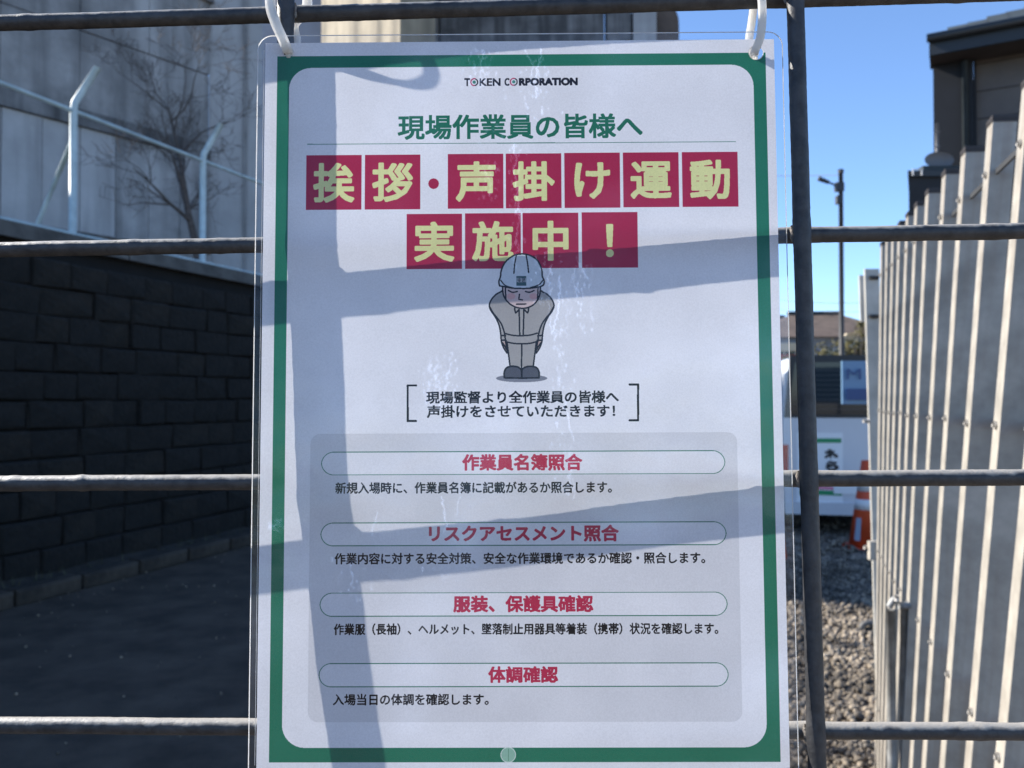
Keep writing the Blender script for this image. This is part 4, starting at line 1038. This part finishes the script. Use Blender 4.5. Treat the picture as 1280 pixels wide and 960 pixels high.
# grey panel with four outlined pills
g0, g1, g2, g3 = uv_of(388, 542.5), uv_of(922.5, 542.5), uv_of(927, 903), uv_of(385, 903)
fill_mm(rrect((g0[0] + g3[0]) / 2, g0[1], (g1[0] + g2[0]) / 2, g3[1], 4.0), GREY, .62)
for x0, x1, y0, y1, hd_, hx0, hx1, hy0, hy1, bd, bx0, bx1, by0, by1 in (
        (402, 906.4, 564.2, 592.8, '作業員名簿照合', 577.6, 728, 567.3, 588.5, '新規入場時に、作業員名簿に記載があるか照合します。', 419, 765, 602, 617),
        (401.3, 907.9, 653, 681.6, 'リスクアセスメント照合', 536, 773.6, 656, 677.3, '作業内容に対する安全対策、安全な作業環境であるか確認・照合します。', 418, 881.7, 690.3, 705.2),
        (400.2, 909.2, 740.8, 769.9, '服装、保護具確認', 566.3, 741.7, 744, 765.6, '作業服（長袖）、ヘルメット、墜落制止用器具等着装（携帯）状況を確認します。', 417, 898, 778.6, 793.6),
        (399, 910.5, 829, 858.2, '体調確認', 610, 697.8, 832.6, 853.8, '入場当日の体調を確認します。', 415.8, 611, 867, 881.8)):
    a, b_ = uv_of(x0, y0), uv_of(x1, y1); c_ = uv_of(x0, y1); d_ = uv_of(x1, y0)
    P = rrect(a[0], (a[1] + d_[1]) / 2, b_[0], (b_[1] + c_[1]) / 2, (b_[1] - a[1]) / 2 - .01, 14)
    fill_mm(P, (.83, .82, .84), .75); PP_ = [tox(p) for p in P]; PP_.append(PP_[0]); sx, sy, mk = stroke_mask(PP_, .30 * RES); blend(sx, sy, mk, TGREEN)
    text_px(hd_, hx0, hy0, hx1, hy1, HRED, .30); text_px(bd, bx0, by0, bx1, by1, TXT, .15)
# punched dimple at the foot
hc_ = uv_of(635.3, 943.6); sx, sy, mk = poly_mask([tox(p) for p in circ(hc_, 2.9)]); blend(sx, sy, mk, (.30, .52, .40))
P = [tox(p) for p in circ(hc_, 2.9)]; P.append(P[0]); sx, sy, mk = stroke_mask(P, .3 * RES); blend(sx, sy, mk, (.72, .80, .74))
sx, sy, mk = stroke_mask([tox((hc_[0] + .1, hc_[1] - 2.2)), tox((hc_[0] + .1, hc_[1] + 2.2))], .35 * RES); blend(sx, sy, mk, (.12, .30, .2))
def srgb(x): return np.where(x <= .0031308, x * 12.92, 1.055 * np.power(np.maximum(x, 1e-6), 1 / 2.4) - .055)
def make_image(name, arr, data=False):
    h, w = arr.shape[:2]; im = bpy.data.images.new(name, w, h)
    if data: im.colorspace_settings.name = 'Non-Color'
    buf = np.ones((h, w, 4), dtype=np.float32); buf[..., :3] = (arr if data else srgb(arr))[::-1] if arr.ndim == 3 else arr[::-1, :, None]
    im.pixels.foreach_set(buf.ravel()); im.update(); return im
print_img = make_image('notice_print', ink)
# -------- milky marks in the film: thin wandering trails where the laminate let go of the paper
FW, FH = int(212 * 5), int(301 * 5); film = np.zeros((FH, FW), dtype=np.float32)
g = np.random.default_rng(12)
def trail(px, py, length, wander, w, a, step=2.2):
    x, y = [(p - o) * 5 for p, o in zip(uv_of(px, py), UB[:2])]; L = 0; pts = [(x, y)]; th = math.pi / 2
    while L < length * 1.6:
        th = math.pi / 2 + g.normal(0, wander); x += math.cos(th) * step; y += math.sin(th) * step; L += step; pts.append((x, y))
    x0, y0, mk = stroke_mask(pts, w); h, wd = mk.shape; Y0, X0 = max(y0, 0), max(x0, 0); Y1, X1 = min(y0 + h, FH), min(x0 + wd, FW)
    if Y1 > Y0 and X1 > X0: v_ = film[Y0:Y1, X0:X1]; np.maximum(v_, mk[Y0 - y0:Y1 - y0, X0 - x0:X1 - x0] * a, out=v_)
def bubbles(px, py, wx, wy, n, a, rmax=3.0):
    for _ in range(n):
        x, y = px + g.normal(0, wx), py + g.uniform(0, wy); u, v = uv_of(x, y); cx, cy = (u - UB[0]) * 5, (v - UB[1]) * 5; r = g.uniform(.8, rmax)
        P = [(cx + r * .6 * math.cos(t) * g.uniform(.7, 1.3), cy + r * 1.5 * math.sin(t) * g.uniform(.7, 1.3)) for t in np.linspace(0, 6.28, 9)]
        P[-1] = P[0]; x0, y0, mk = stroke_mask(P, .9); h, wd = mk.shape
        if x0 > 0 and y0 > 0 and x0 + wd < FW and y0 + h < FH: v_ = film[y0:y0 + h, x0:x0 + wd]; np.maximum(v_, mk * a * g.uniform(.4, 1), out=v_)
for px, py, L in ((604, 62, 60), (611, 200, 45), (643, 180, 130), (650, 250, 120), (676, 60, 90), (690, 330, 130), (700, 345, 90), (722, 320, 75), (738, 330, 90), (697, 430, 90), (706, 500, 75), (712, 560, 80), (636, 500, 60), (536, 445, 60), (548, 450, 50), (565, 440, 60), (716, 345, 110), (657, 60, 50), (552, 620, 60), (575, 610, 50), (470, 640, 40), (440, 700, 50)):
    trail(px, py, L * .34 * 5 / 1.6, .85, g.choice([.9, 1.3, 2.0]), g.uniform(.22, .48))
for px, py, wx, wy, n in ((600, 60, 10, 50, 60), (612, 200, 8, 50, 50), (645, 180, 5, 130, 50), (680, 290, 10, 90, 50), (725, 330, 9, 90, 60), (700, 350, 6, 260, 70), (540, 455, 8, 60, 60), (562, 440, 6, 70, 40), (675, 70, 7, 80, 40), (344, 648, 5, 16, 26), (712, 560, 4, 60, 26), (636, 60, 30, 120, 30), (560, 620, 22, 110, 40), (440, 690, 18, 60, 22)):
    bubbles(px, py, wx, wy, n, .5)
for _ in range(2): film[1:-1, 1:-1] = (film[1:-1, 1:-1] * 2 + film[:-2, 1:-1] + film[2:, 1:-1] + film[1:-1, :-2] + film[1:-1, 2:]) / 6
film_img = make_image('film_marks', film, True)

def image_node(n, im):
    t = n.new('ShaderNodeTexImage'); t.image = im; t.interpolation = 'Linear'; t.extension = 'EXTEND'; return t
pmat = bpy.data.materials.new('printed_paper'); pmat.use_nodes = True; n = pmat.node_tree.nodes; l = pmat.node_tree.links; n.clear()
uvn = n.new('ShaderNodeUVMap'); uvn.uv_map = 'UVMap'; ti = image_node(n, print_img); l.new(uvn.outputs[0], ti.inputs[0])
fib = n.new('ShaderNodeTexNoise'); fib.inputs['Scale'].default_value = 1400; fib.inputs['Detail'].default_value = 3
tcn = n.new('ShaderNodeTexCoord'); l.new(tcn.outputs['Object'], fib.inputs['Vector'])
blo = n.new('ShaderNodeTexNoise'); blo.inputs['Scale'].default_value = 38; blo.inputs['Detail'].default_value = 5; l.new(tcn.outputs['Object'], blo.inputs['Vector'])
ad = n.new('ShaderNodeMath'); ad.operation = 'ADD'; l.new(fib.outputs['Fac'], ad.inputs[0]); l.new(blo.outputs['Fac'], ad.inputs[1])
mr = n.new('ShaderNodeMapRange'); mr.inputs[1].default_value = .7; mr.inputs[2].default_value = 1.3; mr.inputs[3].default_value = .90; mr.inputs[4].default_value = 1.04; l.new(ad.outputs[0], mr.inputs[0])
mm = n.new('ShaderNodeVectorMath'); mm.operation = 'SCALE'; l.new(ti.outputs[0], mm.inputs[0]); l.new(mr.outputs[0], mm.inputs['Scale'])
df = n.new('ShaderNodeBsdfDiffuse'); trl = n.new('ShaderNodeBsdfTranslucent'); l.new(mm.outputs[0], df.inputs[0]); l.new(mm.outputs[0], trl.inputs[0])
ms = n.new('ShaderNodeMixShader'); ms.inputs[0].default_value = 0.48; l.new(df.outputs[0], ms.inputs[1]); l.new(trl.outputs[0], ms.inputs[2])
om = n.new('ShaderNodeOutputMaterial'); l.new(ms.outputs[0], om.inputs[0])

fmat = bpy.data.materials.new('laminate_film'); fmat.use_nodes = True; n = fmat.node_tree.nodes; l = fmat.node_tree.links; n.clear()
uvn = n.new('ShaderNodeUVMap'); uvn.uv_map = 'UVMap'; ti = image_node(n, film_img); l.new(uvn.outputs[0], ti.inputs[0])
tcn = n.new('ShaderNodeTexCoord')
w1 = n.new('ShaderNodeTexNoise'); w1.inputs['Scale'].default_value = 16; w1.inputs['Detail'].default_value = 3; l.new(tcn.outputs['Object'], w1.inputs['Vector'])
w2 = n.new('ShaderNodeTexNoise'); w2.inputs['Scale'].default_value = 110; w2.inputs['Detail'].default_value = 4; l.new(tcn.outputs['Object'], w2.inputs['Vector'])
sm_ = n.new('ShaderNodeMath'); sm_.operation = 'MULTIPLY_ADD'; sm_.inputs[1].default_value = .05; l.new(w2.outputs['Fac'], sm_.inputs[0]); l.new(w1.outputs['Fac'], sm_.inputs[2])
bm_ = n.new('ShaderNodeBump'); bm_.inputs['Distance'].default_value = .0022; l.new(sm_.outputs[0], bm_.inputs['Height'])
tp = n.new('ShaderNodeBsdfTransparent'); tp.inputs[0].default_value = (.965, .975, 1.0, 1)
gs = n.new('ShaderNodeBsdfGlossy'); gs.inputs['Roughness'].default_value = .12; l.new(bm_.outputs[0], gs.inputs['Normal'])
fr = n.new('ShaderNodeFresnel'); fr.inputs[0].default_value = 1.42; l.new(bm_.outputs[0], fr.inputs['Normal'])
m1 = n.new('ShaderNodeMixShader'); l.new(fr.outputs[0], m1.inputs[0]); l.new(tp.outputs[0], m1.inputs[1]); l.new(gs.outputs[0], m1.inputs[2])
d2 = n.new('ShaderNodeBsdfDiffuse'); d2.inputs[0].default_value = (.85, .87, .92, 1); t2 = n.new('ShaderNodeBsdfTranslucent'); t2.inputs[0].default_value = (.85, .87, .92, 1)
m2 = n.new('ShaderNodeMixShader'); m2.inputs[0].default_value = .5; l.new(d2.outputs[0], m2.inputs[1]); l.new(t2.outputs[0], m2.inputs[2])
# faint milkiness and painted glare in soft patches plus the drawn trails
mr = n.new('ShaderNodeMapRange'); mr.inputs[1].default_value = .5; mr.inputs[2].default_value = .78; mr.inputs[3].default_value = .002; mr.inputs[4].default_value = .14
l.new(w1.outputs['Fac'], mr.inputs[0]); mxm = n.new('ShaderNodeMath'); mxm.operation = 'MAXIMUM'; l.new(mr.outputs[0], mxm.inputs[0]); l.new(ti.outputs[0], mxm.inputs[1])
# the loosened film scatters light on top of what shows through it
sc_ = n.new('ShaderNodeVectorMath'); sc_.operation = 'SCALE'; sc_.inputs[0].default_value = (.80, .84, .92); l.new(mxm.outputs[0], sc_.inputs['Scale'])
l.new(sc_.outputs[0], d2.inputs[0]); l.new(sc_.outputs[0], t2.inputs[0])
m3 = n.new('ShaderNodeAddShader'); l.new(m1.outputs[0], m3.inputs[0]); l.new(m2.outputs[0], m3.inputs[1])
om = n.new('ShaderNodeOutputMaterial'); l.new(m3.outputs[0], om.inputs[0])
emat = M['tie']

notice = thing('laminated_notice', 'white laminated Japanese safety notice with a green border, tied to the wire mesh', 'notice', sheet_pt(104, 146))
hR = uv_of(945, 66); hL = uv_of(360.5, 65.5)
PU0, PV0, PU1, PV1 = -.2, -.8, 208.8, 296.6
region_mesh(dense([(PU0, PV0), (PU1, PV0), (PU1, PV1), (PU0, PV1)]), [circ(hR, 3.0), circ(hL, 1.9)], 5.5, 'printed_sheet', pmat, notice, 0.0, UB)
fo = rrect(-3.3, -3.9, 212.2, 300.0, 6.0)
region_mesh(dense(fo), [circ(hR, 2.95), circ(hL, 1.85)], 5.5, 'laminate_film', fmat, notice, 0.14, UB)
mb = MB(); q = dense(fo, 3); q.append(q[0]); mb.tube([sheet_pt(a, b_, .10) for a, b_ in q], .00019, 6, cap=False); mb.build('film_rim', emat, notice)
mb = MB(); q = dense([(PU0 - .55, PV0 - .2), (PU0 - .55, PV1)], 3)[:]; q = [(PU0 - .6, PV0 + 3 + i * 3) for i in range(98)]; mb.tube([sheet_pt(a, b_, .12) for a, b_ in q], .00010, 5, cap=False); mb.build('film_fold', emat, notice)
mb = MB(); q = circ(hR, 3.0, 30); q.append(q[0]); mb.tube([sheet_pt(a, b_, .08) for a, b_ in q], .00016, 5, cap=False); mb.build('hole_rim', emat, notice)

# ------------------------------------------------------------------ cable ties
def tie(label, front, back, tail=None, width=.0041):
    """front and back: (px, py, gap) way points of the two strands; they meet above, behind the frame edge"""
    o = pmw(*front[0]); t = thing('cable_tie', label, 'cable tie', o, group='white nylon cable ties holding the notice')
    pts = smooth_path([pmw(*p) for p in front + back], 8)
    # the face of the band turns with the loop: pointing away from the loop centre
    c_ = sum(pts, Vector((0, 0, 0))) / len(pts); nr = []
    for i, p in enumerate(pts):
        d = (pts[min(i + 1, len(pts) - 1)] - pts[max(i - 1, 0)]).normalized(); q_ = i / (len(pts) - 1)
        a_ = math.pi * min(1, max(0, (q_ - .40) / .16)); v = (c2w(0, 0, 0) - c2w(0, 0, 1)) * math.cos(a_) + UP * math.sin(a_); v -= d * v.dot(d); nr.append(v.normalized())
    MB().strap(pts, nr, width, .0011).build('band', M['tie'], t)
    mb = MB()                                       # the fine ratchet teeth across the band
    for i in range(0, len(pts) - 1):
        for k in range(3):
            p = pts[i].lerp(pts[i + 1], k / 3); d = (pts[i + 1] - pts[i]).normalized(); x = d.cross(nr[i]).normalized(); y = x.cross(d)
            if y.dot(nr[i]) < 0: y = -y
            mb.box(p + y * .00062, (.0024, .00042, .00028), X=x, Y=d, Z=y)
    r_ = mb.build('ratchet_teeth', M['tie'], t); r_['kind'] = 'stuff'
    if tail:
        pt = smooth_path([pmw(*p) for p in tail], 8); fw = c2w(0, 0, 1) - c2w(0, 0, 0)
        MB().strap(pt, [UP * .75 - fw * .6 for _ in pt], [.0037] * (len(pt) - 4) + [.0034, .003, .0026, .002], .0011).build('tail', M['tie'], t)
        hd_ = pt[0]; MB().box(hd_, (.0068, .0062, .0052)).build('head', M['tie'], t)
gl_ = gap(*hL); gr_ = gap(*hR)
tie('white cable tie at the top left corner of the notice, crossing the vertical wire',
    [(361.5, 68, gl_ - 2.5), (360, 64.5, gl_ + 1.2), (354, 50, gl_ + 3.2), (345, 30, gl_ + 2.0), (338.5, 10, gl_ - .5), (339, -10, 7.0)],
    [(348, -34, 0), (364, -36, -7), (380, -16, -10), (384, 6, -10.5), (375, 21, -9), (367, 33, -4.5), (370, 50, 2.5), (368, 62, gl_ - 4.5), (362, 68, gl_ - 2.5)],
    [(343, -26, 4), (339, -60, -2), (330, -110, -3), (322, -150, -2)])
tie('white cable tie at the top right corner of the notice, beside the right vertical wire',
    [(944, 70, gr_ - 2.0), (943, 66, gr_ + 1.4), (950, 48, gr_ + 3.0), (952.5, 28, 8.0), (952.5, 4, 8.2), (950, -12, 6.5)],
    [(947, -20, 0), (943.5, -12, -5.5), (942.5, 4, -6.5), (939.5, 28, -5), (936.5, 50, -1), (940, 64, gr_ - 3), (944, 70, gr_ - 2.0)], None, .0032)
